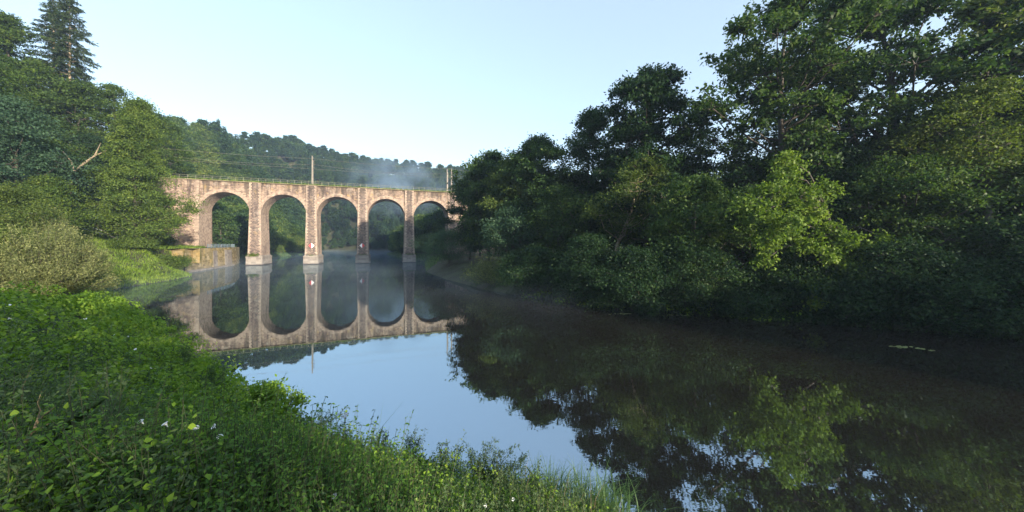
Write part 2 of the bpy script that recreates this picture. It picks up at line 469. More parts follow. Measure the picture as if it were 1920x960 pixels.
for i in range(1, 6):
    c = BAY * i
    mb = MB()
    z0 = 2.9 if i < 5 else -1
    mb.box(c - PW / 2, c + PW / 2, 0, W, z0, SPR, 0.28, 0.28)
    mb.box(c - PW / 2, c + PW / 2, 0.0, W, SPR, TOP)
    pier = mb.build('pier', M['piersone'], root)
    fl = MB()                                                  # dressed flanks facing the openings
    for sgn in (-1, 1):
        a = c + sgn * (PW / 2 + .02)
        b = c + sgn * (PW / 2 + .30)
        pts = [(b, -.22 + .5, z0), (b, W - .3, z0), (a, W - .5, SPR), (a, .5, SPR)]
        fl.quad(pts if sgn > 0 else pts[::-1])
    fl.build('flank_facing', M['ring'], pier)
    tp = lambda z: 0.28 * (SPR - min(z, SPR)) / (SPR - 2.9)
    for sgn in (-1, 1):
        q = MB(); z = z0 + .1; k = 0
        while z < TOP - .2:
            e = tp(z); w = (0.70 if k % 2 else 0.42); h = .46
            vf = -e - .05
            x_out = c + sgn * (PW / 2 + e + .03); x_in = x_out - sgn * w
            q.box(min(x_in, x_out), max(x_in, x_out), vf, vf + (.75 if k % 2 else .5), z, min(z + h - .04, TOP - .01))
            z += h; k += 1
        q.build('quoin_edge', M['quoin'], pier)
    if i < 5:
        pl = MB()
        pl.box(c - PW / 2 - .62, c + PW / 2 + .62, -.75, W + .75, -2.0, 2.35, .10, .10)
        pl.box(c - PW / 2 - .72, c + PW / 2 + .72, -.85, W + .85, 2.353, 2.62)
        pl.box(c - PW / 2 - .42, c + PW / 2 + .42, -.5, W + .5, 2.623, 2.95, .12, .12)
        pl.build('plinth', M['concrete'], pier)
        dk = MB(); dk.box(c - PW / 2 - .76, c + PW / 2 + .76, -.89, W + .89, -.3, .22)
        dk.build('waterline_course', M['insul'], pier)

for i in range(5):
    c = BAY * (i + .5)
    sp = MB(); ring = MB()
    n = 40
    th = np.linspace(math.pi, 0, n + 1)
    vf, vb = .35, W - .35
    for k in range(n):
        a, b = th[k], th[k + 1]
        x0, z0 = c + RAD * math.cos(a), SPR + RAD * math.sin(a)
        x1, z1 = c + RAD * math.cos(b), SPR + RAD * math.sin(b)
        sp.quad([(x0, vf, z0), (x1, vf, z1), (x1, vf, TOP), (x0, vf, TOP)])
        sp.quad([(x1, vb, z1), (x0, vb, z0), (x0, vb, TOP), (x1, vb, TOP)])
        sp.quad([(x0, vf, TOP), (x1, vf, TOP), (x1, vb, TOP), (x0, vb, TOP)])
        s0, s1 = RAD * (math.pi - a), RAD * (math.pi - b)
        ring.quad([(x0, vf, z0), (x0, vb, z0), (x1, vb, z1), (x1, vf, z1)], [(vf + 50, s0), (vb + 50, s0), (vb + 50, s1), (vf + 50, s1)])
        R2 = RAD + 1.0
        X0, Z0 = c + R2 * math.cos(a), SPR + R2 * math.sin(a)
        X1, Z1 = c + R2 * math.cos(b), SPR + R2 * math.sin(b)
        X0 = max(min(X0, c + BAY / 2 - PW / 2 + .3), c - BAY / 2 + PW / 2 - .3); X1 = max(min(X1, c + BAY / 2 - PW / 2 + .3), c - BAY / 2 + PW / 2 - .3)
        for v1, fl_ in ((.20, False), (W - .20, True)):
            pts = [(x0, v1, z0), (x1, v1, z1), (X1, v1, Z1), (X0, v1, Z0)]
            ring.quad(pts[::-1] if fl_ else pts, [(0, s0), (0, s1), (.95, s1), (.95, s0)])
            v2 = vf if not fl_ else vb
            ring.quad([(x0, v1, z0), (x0, v2, z0), (x1, v2, z1), (x1, v1, z1)], [(0, s0), (.2, s0), (.2, s1), (0, s1)])
            ring.quad([(X0, v1, Z0), (X1, v1, Z1), (X1, v2, Z1), (X0, v2, Z0)], [(0, s0), (0, s1), (.2, s1), (.2, s0)])
    sp.build('spandrel_wall', M['stone'], root)
    ring.build('arch_ring', M['ring'], root)

ab = MB(); ab.box(-17, PW / 2, 0, W, 3.0, TOP, .0, .35)
a0 = ab.build('abutment', M['stone'], root)
q = MB(); z = 5.0; k = 0
while z < TOP - .2:
    w = 1.05 if k % 2 else .8
    e = .35 * (TOP - z) / (TOP - 3)
    q.box(PW / 2 - w, PW / 2 + .03, -e - .06, .5, z, min(z + .43, TOP - .01)); z += .46; k += 1
q.build('quoin_edge', M['quoin'], a0)
fl = MB(); fl.quad([(PW / 2 + .02, .5, 3), (PW / 2 + .02, W - .5, 3), (PW / 2 + .02, W - .5, SPR), (PW / 2 + .02, .5, SPR)])
fl.build('flank_facing', M['ring'], a0)
ab = MB(); ab.box(BAY * 5 + PW / 2 + .01, BAY * 5 + 26, .1, W - .1, -1, TOP)
ab.build('abutment', M['stone'], root)
for va, vb_ in ((-.22, .75), (W - .75, W + .22)):
    cp = MB(); u = -17.0
    while u < 100: cp.box(u, u + 1.97, va, vb_, TOP + .003, TOP + .26); u += 2.0
    cp.build('coping', M['coping'], root)
tb = MB(); tb.box(-17, 101, .76, W - .76, TOP - 1.0, TOP + .15); tb.build('track_bed', M['ballast'], root)
for v in (.25, W - .25):
    rl = MB()
    for h in (.62, 1.15): rl.bar((-17, v, TOP + .26 + h), (101, v, TOP + .26 + h), .026)
    u = -16.5
    while u < 101:
        rl.bar((u, v, TOP + .26), (u, v, TOP + .26 + 1.15), .03); u += 1.9
    rl.build('railing', M['rail'], root)

# weeds along the coping and on the plinths
rng = np.random.default_rng(5)
n = 5200
uu = rng.uniform(-16, 99, n); pos = np.stack([uu, rng.uniform(.3, .9, n), np.full(n, TOP + .2) + rng.uniform(0, .25, n) * (0.4 + np.abs(np.sin(uu * .37)))], 1)
Vl, Fl = leaves(pos, rng, .42, .35, up=.2, droop=-.9)
me = np_mesh('coping_weeds', [(Vl, Fl, 0)], M['grass'])
o = link('coping_weeds', me, None, (V0[0], V0[1], 0), TH); tag(o, 'yellow green weeds growing along the top edge of the viaduct', 'weeds', kind='stuff')
for i, nn in ((1, 700), (2, 160), (3, 220), (4, 420)):
    pos = np.stack([BAY * i + rng.normal(-.4 if i == 1 else 0, .8, nn).clip(-2.1, 2.1), rng.uniform(-.75, -.35, nn), 2.62 + np.abs(rng.normal(0, .42 if i == 1 else .2, nn))], 1)
    Vl, Fl = leaves(pos, rng, .28, .45)
    o = link('ledge_plant', np_mesh('ledge_plant', [(Vl, Fl, 0)], M['alder']), None, (V0[0], V0[1], 0), TH)
    tag(o, ['green bush growing on the base of the pier nearest the quay wall', 'thin moss and weeds on the base of the second pier from the quay', 'low weeds on the base of the third pier from the quay', 'green weeds on the base of the pier closest to the right bank'][i - 1], 'plant', 'plants rooted on the pier bases')

# navigation marks on two piers
for i, sgn, lab in ((2, 1, 'red and white diamond mark on the second pier, white half on the right'), (3, -1, 'red and white diamond mark on the third pier, white half on the left')):
    r = bpy.data.objects.new('navigation_mark', None); COL.objects.link(r)
    r.location = via(BAY * i + .1 * sgn, -.42, 5.9); r.rotation_euler = (0, 0, TH)
    tag(r, lab, 'sign', 'navigation marks on the piers')
    for part, s, m in (('white_half', sgn, 'white'), ('red_half', -sgn, 'red')):
        mb = MB(); R_ = .82
        f = [(0, 0, -R_), (s * R_, 0, 0), (0, 0, R_)]
        if s < 0: f = f[::-1]
        g = [(x, .06, z) for x, y, z in f]
        mb.quad(f); mb.quad(g[::-1])
        for a in range(3):
            b = (a + 1) % 3
            mb.quad([f[b], f[a], g[a], g[b]])
        mb.build(part, M[m], r)
    mb = MB(); mb.box(-.05, .05, .065, .35, -.5, .5); mb.build('bracket', M['galv'], r)

# catenary masts and wires
def mast(u, v, h, arm, lab):
    r = bpy.data.objects.new('catenary_mast', None); COL.objects.link(r)
    r.location = via(u, v, TOP + .16); r.rotation_euler = (0, 0, TH)
    tag(r, lab, 'mast', 'masts carrying the railway wires')
    mb = MB()
    mb.box(-.22, .0, -.15, .15, 0, h, .08, .03); mb.box(.0, .17, -.12, .12, 0, h * .86, .07, .02); mb.box(-.5, .45, -.4, .4, 0, .45)
    mb.build('pole', M['mast'], r)
    ar = MB(); s = arm
    ar.bar((0, 0, h - 2.9), (.2, s * 2.7, h - 2.2), .05); ar.bar((0, 0, h - 1.1), (.2, s * 2.7, h - 2.2), .04); ar.bar((.0, s * .3, h - 3.6), (.2, s * 2.6, h - 3.3), .04)
    ar.bar((-.1, 0, h - .15), (-.1, s * 1.1, h - .1), .06); ar.bar((-.1, s * 1.1, h - .1), (-.1, s * 1.1, h - .55), .05)
    ar.build('cantilever_arm', M['wire'], r)
    for z in (h - 2.9, h - 1.6, h - 4.2):
        ins = MB(); ins.bar((.26, 0, z), (.55, 0, z), .11, 6); ins.bar((.55, 0, z - .12), (.55, 0, z + .22), .08, 6); ins.build('insulator', M['insul'], r)
mast(BAY * 2 + .2, .95, 9.6, 1, 'tall pale mast above the second pier of the viaduct')
mast(BAY * 5 - 1.6, .95, 8.6, 1, 'shorter mast at the right end of the viaduct, base clear of leaves')
mast(BAY * 5 + .9, W - .95, 10.2, -1, 'taller mast at the right end, with a hooked arm on top')
mast(-14.0, .95, 9.6, 1, 'mast at the left end of the viaduct hidden among tree crowns')
def wire(v, h, sag, lab, uu=(-40, -14, BAY * 2 + .2, BAY * 5 - 1.6, 112)):
    pts = []
    for a, b in zip(uu[:-1], uu[1:]):
        for t in np.linspace(0, 1, 9)[:-1]:
            pts.append(via(a + (b - a) * t, v, TOP + h - 4 * sag * t * (1 - t)))
    V_, F_ = tube(np.array(pts), np.full(len(pts), .022), 4)
    tag(link('overhead_wire', np_mesh('overhead_wire', [(V_, F_, 0)], M['wire'])), lab, 'wire', 'wires strung along the railway')
wire(.9, 8.9, .5, 'topmost wire strung between the railway masts')
wire(3.6, 7.5, .9, 'sagging middle wire above the viaduct deck')
wire(3.6, 6.1, .05, 'lowest and straightest wire above the viaduct deck')

# quay wall with its railing
QP = np.array([(-86, 77), (-72.6, 75.6), (-83.3, 101.5), (-86.5, 107), (-95, 119)])
mb = MB(); qt = 5.35
run = 0
for a, b in zip(QP[:-1], QP[1:]):
    d = (b - a); L_ = np.linalg.norm(d); nrm = np.array([d[1], -d[0]]) / L_
    f0, f1 = a + nrm * .25, b + nrm * .25
    mb.quad([(*f0, -2), (*f1, -2), (*b, qt), (*a, qt)], [(run, -2), (run + L_, -2), (run + L_, qt), (run, qt)])
    i0, i1 = a - nrm * 3.4, b - nrm * 3.4
    mb.quad([(*a, qt), (*b, qt), (*i1, qt), (*i0, qt)])
    mb.quad([(*i0, qt), (*i1, qt), (*i1, 2), (*i0, 2)])
    run += L_
qr = mb.build('quay_wall', M['quay']); tag(qr, 'ochre and mossy stone quay wall beside the left end of the viaduct', 'wall')
ft = MB()
for a, b in zip(QP[1:2], QP[2:3]):
    d = (b - a); L_ = np.linalg.norm(d); nrm = np.array([d[1], -d[0]]) / L_
    p = [a + nrm * .2, b + nrm * .2, b + nrm * .62, a + nrm * .62]
    ft.quad([(*p[3], -1.5), (*p[2], -1.5), (*p[2], .38), (*p[3], .38)]); ft.quad([(*p[3], .38), (*p[2], .38), (*p[1], .42), (*p[0], .42)])
ft.build('footing_ledge', M['concrete'], qr)
bp_ = MB()                                                      # paler rendered bays of the wall
for t0, t1 in ((.53, .62), (.80, .985)):
    a = QP[1] + (QP[2] - QP[1]) * t0; b = QP[1] + (QP[2] - QP[1]) * t1
    d = norm(QP[2] - QP[1]); nrm = np.array([d[1], -d[0]])
    lo0, lo1, hi0, hi1 = a + nrm * .235, b + nrm * .235, a + nrm * .06, b + nrm * .06
    o_ = [(*(lo0), .44), (*(lo1), .44), (*(hi1), 4.7), (*(hi0), 4.7)]
    bp_.quad(o_); e0 = a - nrm * .1; e1 = b - nrm * .1
    bp_.quad([o_[0], o_[3], (*e0, 4.7), (*e0, .44)]); bp_.quad([o_[1], (*e1, .44), (*e1, 4.7), o_[2]]); bp_.quad([o_[3], o_[2], (*e1, 4.7), (*e0, 4.7)])
bp_.build('rendered_bay', M['concrete'], qr)
def railing(name, pts, h, mat, lab, rails=(0.5, 1.0), step=2.0, r=.03, vert=0):
    rr = bpy.data.objects.new(name, None); COL.objects.link(rr); rr.location = tuple(pts[0]); tag(rr, lab, 'railing')
    o0 = np.array(pts[0], float); mb = MB(); P = [np.array(p, float) - o0 for p in pts]
    for a, b in zip(P[:-1], P[1:]):
        for k in rails: mb.bar(a + (0, 0, h * k), b + (0, 0, h * k), r)
        if vert:
            m_ = int(np.linalg.norm(b - a) / vert)
            for j in range(m_): q_ = a + (b - a) * j / m_; mb.bar(q_ + (0, 0, .12), q_ + (0, 0, h), r * .6, 4)
    mb.build('rail', mat, rr)
    for a, b in zip(P[:-1], P[1:]):
        m_ = max(1, int(round(np.linalg.norm(b - a) / step)))
        for j in range(m_ + 1):
            q_ = a + (b - a) * j / m_
            pm = MB(); pm.box(q_[0] - r * 1.4, q_[0] + r * 1.4, q_[1] - r * 1.4, q_[1] + r * 1.4, q_[2] - .3, q_[2] + h + .02); pm.build('post', mat, rr)
a = QP[1] + (QP[2] - QP[1]) * .45
railing('quay_railing', [(a[0] - .4, a[1], qt), (QP[2][0] - .4, QP[2][1], qt), (QP[3][0] - .5, QP[3][1], qt)], 1.05, M['bluerail'], 'blue grey bar railing along the top of the quay wall', step=2.2, vert=.3)
def on_slope(px, py):
    for d in np.linspace(50, 95, 226):
        p = at(px, d, py)
        if gz1(p[0], p[1]) >= p[2] - .02: return p
    return p
p0, p1, p2 = on_slope(134, 430), on_slope(176, 440), on_slope(220, 452)
print('rail', p0, p1, p2)
railing('path_railing', [p0, p1, p2], 1.35, M['galv'], 'pale grey two bar handrail on the path behind the left bushes', rails=(.5, 1.0), step=2.4, r=.05)

# ------------------------------------------------------------------ tree makers
def broadleaf(seed, H, R, zb=.25, nl=24, ncl=36, nlv=24, L=.30, tr=.35, lr=None, lean=(0, 0), cone=0., w=.55, wood_n=5, twigs=6, droop=.25, cl=.48, top_heavy=.45, flat=.68):
    """trunk with limbs, each limb carrying an uneven lobe of leaf sprays; returns wood parts and leaf parts"""
    rng = np.random.default_rng(seed)
    wood = Wood(); lr = lr or R * .36
    z0 = zb * H
    kn = np.array([0, .3, .6, .85, 1.0])
    bend = rng.normal(0, R * .05, (5, 2)); bend[0] = 0
    ax = np.stack([bend[:, 0] + lean[0] * kn, bend[:, 1] + lean[1] * kn, kn * (H - lr * .8)], 1); ax[0, 2] = -.8
    zz = np.linspace(-.8, H - lr * .8, 12)
    axis_at = lambda z: np.stack([np.interp(z, ax[:, 2], ax[:, 0]), np.interp(z, ax[:, 2], ax[:, 1]), z], -1)
    pth = axis_at(zz); wood.add(pth, tr, tr * .18, 7)
    C, RR = [], []
    for i in range(nl):
        h = (i + rng.uniform(0, 1)) / nl
        hh = h ** (1.15 if cone else .85)
        env = min(1, (1 - hh) * 1.3 + .03) if cone else (math.sqrt(max(0, 1 - ((hh - top_heavy) / (1 - top_heavy)) ** 2)) if hh > top_heavy else .62 + .38 * hh / top_heavy)
        r_ = lr * rng.uniform(.5, 1.3) * (.75 if hh > .85 else 1)
        rad = max(0, R * env * rng.uniform(.55, 1.08) - r_ * .6) * (1 if rng.uniform() < .82 else .4)
        az = i * 2.39996 + rng.uniform(-.6, .6)
        z = z0 + r_ * .5 + hh * (H - z0 - r_ * 1.35)
        a = axis_at(np.array(z))
        C.append(a + np.array([math.cos(az) * rad, math.sin(az) * rad, 0])); RR.append(r_)
    C.append(axis_at(np.array(H - lr * .75))); RR.append(lr * .75)
    C = np.array(C); RR = np.array(RR)
    P, O = [], []
    for c, r_ in zip(C, RR):
        a = axis_at(np.array(c[2])); hr = np.linalg.norm((c - a)[:2])
        zt = max(min(c[2] - hr * .75, H * .9), H * zb * .55)
        s = axis_at(np.array(zt)); mid = s * .45 + c * .55 + np.array([0, 0, -.12 * hr]) + rng.normal(0, .06 * hr + .02, 3)
        rt = tr * .42 * (1 - .6 * zt / H)
        wood.add(np.stack([s, s * .7 + mid * .3 + rng.normal(0, .04 * hr + .01, 3), mid, c]), rt, rt * .3, wood_n)
        d = rng.normal(size=(ncl, 3)); d[:, 2] = np.abs(d[:, 2]) * .9 - .42 * rng.uniform(0, 1, ncl); d = norm(d)
        pc = c + d * r_ * np.where(rng.uniform(0, 1, (ncl, 1)) < .14, rng.uniform(1.1, 1.6, (ncl, 1)), rng.uniform(.45, 1.12, (ncl, 1))) * np.array([*rng.uniform(.8, 1.25, 2), flat])
        for t in range(min(twigs, ncl)):
            wood.add(np.stack([c, c * .5 + pc[t] * .5 + rng.normal(0, .08 * r_, 3), pc[t]]), rt * .28, .012, 3)
        k = nlv
        off = rng.normal(size=(ncl, k, 3)) * cl * np.array([1, 1, .62])
        P.append((pc[:, None, :] + off).reshape(-1, 3)); O.append(np.repeat(d, k, 0))
    P = np.concatenate(P); O = np.concatenate(O)
    V_, F_ = leaves(P, rng, L, w, up=.7, out=O, outw=.5, droop=droop)
    V_[:, 2] = np.maximum(V_[:, 2], .05)
    return wood.p, [(V_, F_, 0)]

def conifer(seed, H, R, zb=.12, L=.75, gap=1.0, tr=.35, dens=1.0, droop=.35, sparse=0.):
    rng = np.random.default_rng(seed); wood = Wood()
    wood.add(np.array([(0, 0, -.8), (.1, 0, H * .4), (0, .1, H * .75), (0, 0, H)]), tr, .03, 7)
    P, D = [], []
    z = zb * H
    while z < H - .3:
        t = (z - zb * H) / (H * (1 - zb))
        ln = R * ((1 - t) ** .8 * .95 + .06) * rng.uniform(.8, 1.1)
        nb = int(rng.integers(4, 7))
        a0 = rng.uniform(0, 6.28)
        for b in range(nb):
            if rng.uniform() < sparse: continue
            az = a0 + b * 6.283 / nb + rng.normal(0, .25); l = ln * rng.uniform(.6, 1.15)
            s = np.linspace(0, 1, 6)[:, None]
            dirh = np.array([math.cos(az), math.sin(az), 0])
            path = np.array([0, 0, z]) + dirh * l * s + np.array([0, 0, 1.]) * (.18 * l * s - droop * l * s ** 2 * 1.4 + .12 * l * s ** 4)
            wood.add(path, .02 + .012 * l, .01, 3)
            k = int(l * 16 * dens) + 4
            q = rng.uniform(.12, 1.02, k)
            idx_ = np.clip(q * 5, 0, 4.99); i0 = idx_.astype(int); fr = (idx_ - i0)[:, None]
            pp = path[i0] * (1 - fr) + path[i0 + 1] * fr
            side = np.cross(dirh, [0, 0, 1.])
            sg = rng.choice([-1, 1], k)[:, None]
            wd = (l * .22 * (1 - q * .7))[:, None]
            pp = pp + side * sg * wd * rng.uniform(0, 1, (k, 1)) + rng.normal(0, .08, (k, 3))
            P.append(pp); D.append(dirh + side * sg * .8 + np.array([0, 0, -.55]))
        z += gap * rng.uniform(.75, 1.25) * (1 - .45 * t)
    P = np.concatenate(P); D = np.concatenate(D)
    V_, F_ = leaves(P, rng, L, .28, up=.9, direction=norm(D), fold=.05)
    return wood.p, [(V_, F_, 0)]

def thicket(seed, H, R, ns=160, nlv=60, L=.2, w=.22, spread=1.0, tr=.03, lift=.7):
    """many-stemmed shrub: shoots fan out of one stool, narrow leaves along each"""
    rng = np.random.default_rng(seed); wood = Wood(); P, D = [], []
    for i in range(ns):
        az = rng.uniform(0, 6.283); q = math.sqrt(rng.uniform(0, 1))
        hx = R * q * spread
        top = H * math.sqrt(max(.05, 1 - .85 * q * q)) * rng.uniform(.72, 1.05)
        if rng.uniform() < .35: top *= rng.uniform(.3, .8)
        e = np.array([math.cos(az) * hx, math.sin(az) * hx, top]); b = e * np.array([.22, .22, 0]) + rng.normal(0, .1, 3) * np.array([1, 1, 0])
        s = np.linspace(0, 1, 6)[:, None]
        mid = b * .4 + e * .6; mid[2] = top * .45 * lift / .7
        path = b * (1 - s) ** 2 + 2 * mid * s * (1 - s) + e * s ** 2
        wood.add(path, tr, .008, 3)
        u_ = 1 - rng.uniform(0, 1, nlv) ** 1.6 * .8
        ii = np.clip(u_ * 5, 0, 4.99); i0 = ii.astype(int); fr = (ii - i0)[:, None]
        pp = path[i0] * (1 - fr) + path[i0 + 1] * fr
        P.append(pp + rng.normal(0, .11 * R / 3 + .05, (nlv, 3)))
        D.append(np.broadcast_to(norm(path[-1] - path[-2]), (nlv, 3)) * .9 + rng.normal(0, .55, (nlv, 3)))
    P = np.concatenate(P); D = np.concatenate(D)
    V_, F_ = leaves(P, rng, L, w, up=.3, direction=norm(D), fold=.06)
    V_[:, 2] = np.maximum(V_[:, 2], .03)
    return wood.p, [(V_, F_, 0)]

def plant_tree(name, cat, label, wood, lv, lmat, wmat, loc, rotz=0., group=None, wname='trunk', lname='crown'):
    r = bpy.data.objects.new(name, None); COL.objects.link(r); r.location = loc; r.rotation_euler = (0, 0, rotz)
    tag(r, label, cat, group)
    link(wname, np_mesh(wname, wood, wmat), r)
    link(lname, np_mesh(lname, lv, lmat), r)
    return r

def tree(px, d, top, half, label, mat='oak', seed=1, name='broadleaf_tree', sink=0., wmat='bark', group=None, cat='tree', nleaf=1.0, **kw):
    x, y = at(px, d)
    g = gz1(x, y) - sink
    H = CAMZ - (top - HOR) / FPX * d - g
    R = half / FPX * d
    wd, lv = broadleaf(seed, H, R, **kw)
    return plant_tree(name, cat, label, wd, lv, M[mat], M[wmat], (x, y, g), 0, group)

# ------------------------------------------------------------------ right bank
RB = dict(nl=26, ncl=34, nlv=26)
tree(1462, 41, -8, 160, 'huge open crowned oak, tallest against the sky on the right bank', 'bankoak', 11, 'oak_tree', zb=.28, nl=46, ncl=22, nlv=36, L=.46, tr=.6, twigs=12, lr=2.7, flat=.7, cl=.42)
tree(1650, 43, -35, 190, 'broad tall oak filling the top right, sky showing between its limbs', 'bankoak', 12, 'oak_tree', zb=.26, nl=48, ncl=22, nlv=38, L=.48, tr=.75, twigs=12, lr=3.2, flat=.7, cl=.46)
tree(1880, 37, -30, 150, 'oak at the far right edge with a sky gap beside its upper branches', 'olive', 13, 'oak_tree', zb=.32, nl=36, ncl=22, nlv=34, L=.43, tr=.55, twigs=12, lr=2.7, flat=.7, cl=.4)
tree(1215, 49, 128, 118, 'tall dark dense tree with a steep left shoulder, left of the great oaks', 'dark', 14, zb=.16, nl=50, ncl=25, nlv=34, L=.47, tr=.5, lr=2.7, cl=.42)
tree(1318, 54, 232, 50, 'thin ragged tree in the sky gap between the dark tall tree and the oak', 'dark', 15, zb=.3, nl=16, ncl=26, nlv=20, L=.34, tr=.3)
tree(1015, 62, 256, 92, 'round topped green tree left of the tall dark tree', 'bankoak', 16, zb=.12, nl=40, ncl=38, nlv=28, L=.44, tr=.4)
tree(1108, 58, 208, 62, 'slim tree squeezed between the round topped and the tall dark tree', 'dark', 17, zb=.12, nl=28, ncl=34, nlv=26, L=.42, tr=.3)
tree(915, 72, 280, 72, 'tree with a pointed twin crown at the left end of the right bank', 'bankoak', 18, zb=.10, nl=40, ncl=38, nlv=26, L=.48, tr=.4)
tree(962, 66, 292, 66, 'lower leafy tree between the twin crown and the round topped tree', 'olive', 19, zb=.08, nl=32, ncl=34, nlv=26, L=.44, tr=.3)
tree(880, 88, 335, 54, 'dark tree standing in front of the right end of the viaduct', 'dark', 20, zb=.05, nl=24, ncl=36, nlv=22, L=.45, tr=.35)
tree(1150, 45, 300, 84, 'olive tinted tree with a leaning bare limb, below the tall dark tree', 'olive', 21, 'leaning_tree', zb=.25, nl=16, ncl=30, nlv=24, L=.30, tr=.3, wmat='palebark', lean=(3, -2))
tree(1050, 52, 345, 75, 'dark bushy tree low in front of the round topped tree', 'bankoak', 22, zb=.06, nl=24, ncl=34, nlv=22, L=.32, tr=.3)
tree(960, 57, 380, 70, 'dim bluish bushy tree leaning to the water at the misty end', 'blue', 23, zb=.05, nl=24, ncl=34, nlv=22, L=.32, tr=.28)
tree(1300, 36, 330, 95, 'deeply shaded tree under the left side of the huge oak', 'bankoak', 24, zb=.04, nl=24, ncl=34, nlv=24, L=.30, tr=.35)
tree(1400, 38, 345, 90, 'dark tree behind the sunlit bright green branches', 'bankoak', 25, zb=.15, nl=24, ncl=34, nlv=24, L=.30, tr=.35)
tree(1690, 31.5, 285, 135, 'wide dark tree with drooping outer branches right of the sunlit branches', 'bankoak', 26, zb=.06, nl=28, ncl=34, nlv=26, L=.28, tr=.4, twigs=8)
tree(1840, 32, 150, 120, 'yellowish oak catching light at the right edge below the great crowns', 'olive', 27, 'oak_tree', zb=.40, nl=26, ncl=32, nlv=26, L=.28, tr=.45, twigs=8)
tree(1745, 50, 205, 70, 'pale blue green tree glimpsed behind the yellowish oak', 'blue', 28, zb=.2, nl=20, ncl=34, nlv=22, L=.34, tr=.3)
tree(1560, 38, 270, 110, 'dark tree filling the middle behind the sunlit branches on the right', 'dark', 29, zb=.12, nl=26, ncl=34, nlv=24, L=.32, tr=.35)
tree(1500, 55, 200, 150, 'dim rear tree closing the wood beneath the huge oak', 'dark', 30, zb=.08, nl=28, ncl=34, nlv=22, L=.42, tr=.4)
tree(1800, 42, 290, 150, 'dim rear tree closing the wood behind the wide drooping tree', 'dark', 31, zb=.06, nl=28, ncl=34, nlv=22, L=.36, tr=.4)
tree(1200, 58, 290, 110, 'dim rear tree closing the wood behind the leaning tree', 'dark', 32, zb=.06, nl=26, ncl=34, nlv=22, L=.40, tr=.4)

# the sunlit bough tree: branches hang over the river and catch the sun
def bough_tree():
    rng = np.random.default_rng(77)
    wood = Wood()
    x, y = at(1560, 33.5); g = gz1(x, y)
    lob = [(1480, 305, 29.5, .9), (1545, 355, 30, 1.0), (1470, 335, 29.5, 1.1), (1450, 365, 29, 1.5), (1500, 370, 29, 1.7), (1420, 405, 28.6, 1.4), (1475, 420, 28.3, 1.8), (1530, 395, 29, 1.3), (1440, 450, 28.4, 1.1), (1505, 462, 28.4, .8),
           (1555, 440, 28.6, 1.3), (1560, 480, 28.2, 1.0), (1590, 505, 28.1, .9), (1625, 470, 28.6, .9), (1602, 528, 28, .6), (1525, 565, 28.4, .5), (1520, 535, 28.4, .45), (1435, 487, 28.4, .6), (1660, 455, 28.6, .7), (1395, 385, 28.6, .7), (1585, 455, 28.4, .9)]
    trunk = np.array([(0, 0, -.8), (-.3, -.3, 3), (-1.0, -.9, 6), (-2.0, -1.6, 8.2)]); wood.add(trunk, .28, .08, 7)
    P, O = [], []
    for (px, py, d, r_) in lob:
        r_ *= .86; c = at(px, d, py) - np.array([x, y, g])
        zt = min(8, max(4.0, c[2] + .6)); s = np.array([np.interp(zt, trunk[:, 2], trunk[:, 0]), np.interp(zt, trunk[:, 2], trunk[:, 1]), zt])
        mid = (s + c) / 2 + np.array([0, 0, 1.2])
        wood.add(np.stack([s, s * .6 + mid * .4, mid, mid * .4 + c * .6 + (0, 0, .25), c]), .09, .03, 5)
        n = int(26 * r_ / 1.2) + 3
        d_ = norm(rng.normal(size=(n, 3)) + np.array([0, 0, .15]))
        pc = c + d_ * r_ * rng.uniform(.3, 1.35, (n, 1)) * np.array([1.15, 1, .8])
        for t in range(8): wood.add(np.stack([c, (c + pc[t]) / 2, pc[t]]), .025, .01, 3)
        P.append((pc[:, None, :] + rng.normal(size=(n, 26, 3)) * .23).reshape(-1, 3)); O.append(np.repeat(d_, 26, 0))
    for px, py, dz in ((1600, 515, 1.5), (1522, 545, 1.2), (1612, 500, 1.0), (1680, 470, 1.1)):
        c = at(px, 28, py) - np.array([x, y, g])
        wood.add(np.stack([c, c + (.06, 0, -dz * .5), c + (-.05, .05, -dz)]), .022, .01, 4)
        wood.add(np.stack([c + (.03, 0, -dz * .55), c + (.25, 0, -dz * .8)]), .014, .006, 3)
        wood.add(np.stack([c + (.0, 0, -dz * .7), c + (-.2, 0, -dz * 1.1)]), .014, .006, 3)
    P = np.concatenate(P); O = np.concatenate(O)
    V_, F_ = leaves(P, rng, .29, .6, up=.3, out=O, outw=.8, droop=.3)
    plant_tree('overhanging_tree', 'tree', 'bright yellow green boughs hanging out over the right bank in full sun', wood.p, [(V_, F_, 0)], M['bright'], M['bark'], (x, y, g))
bough_tree()

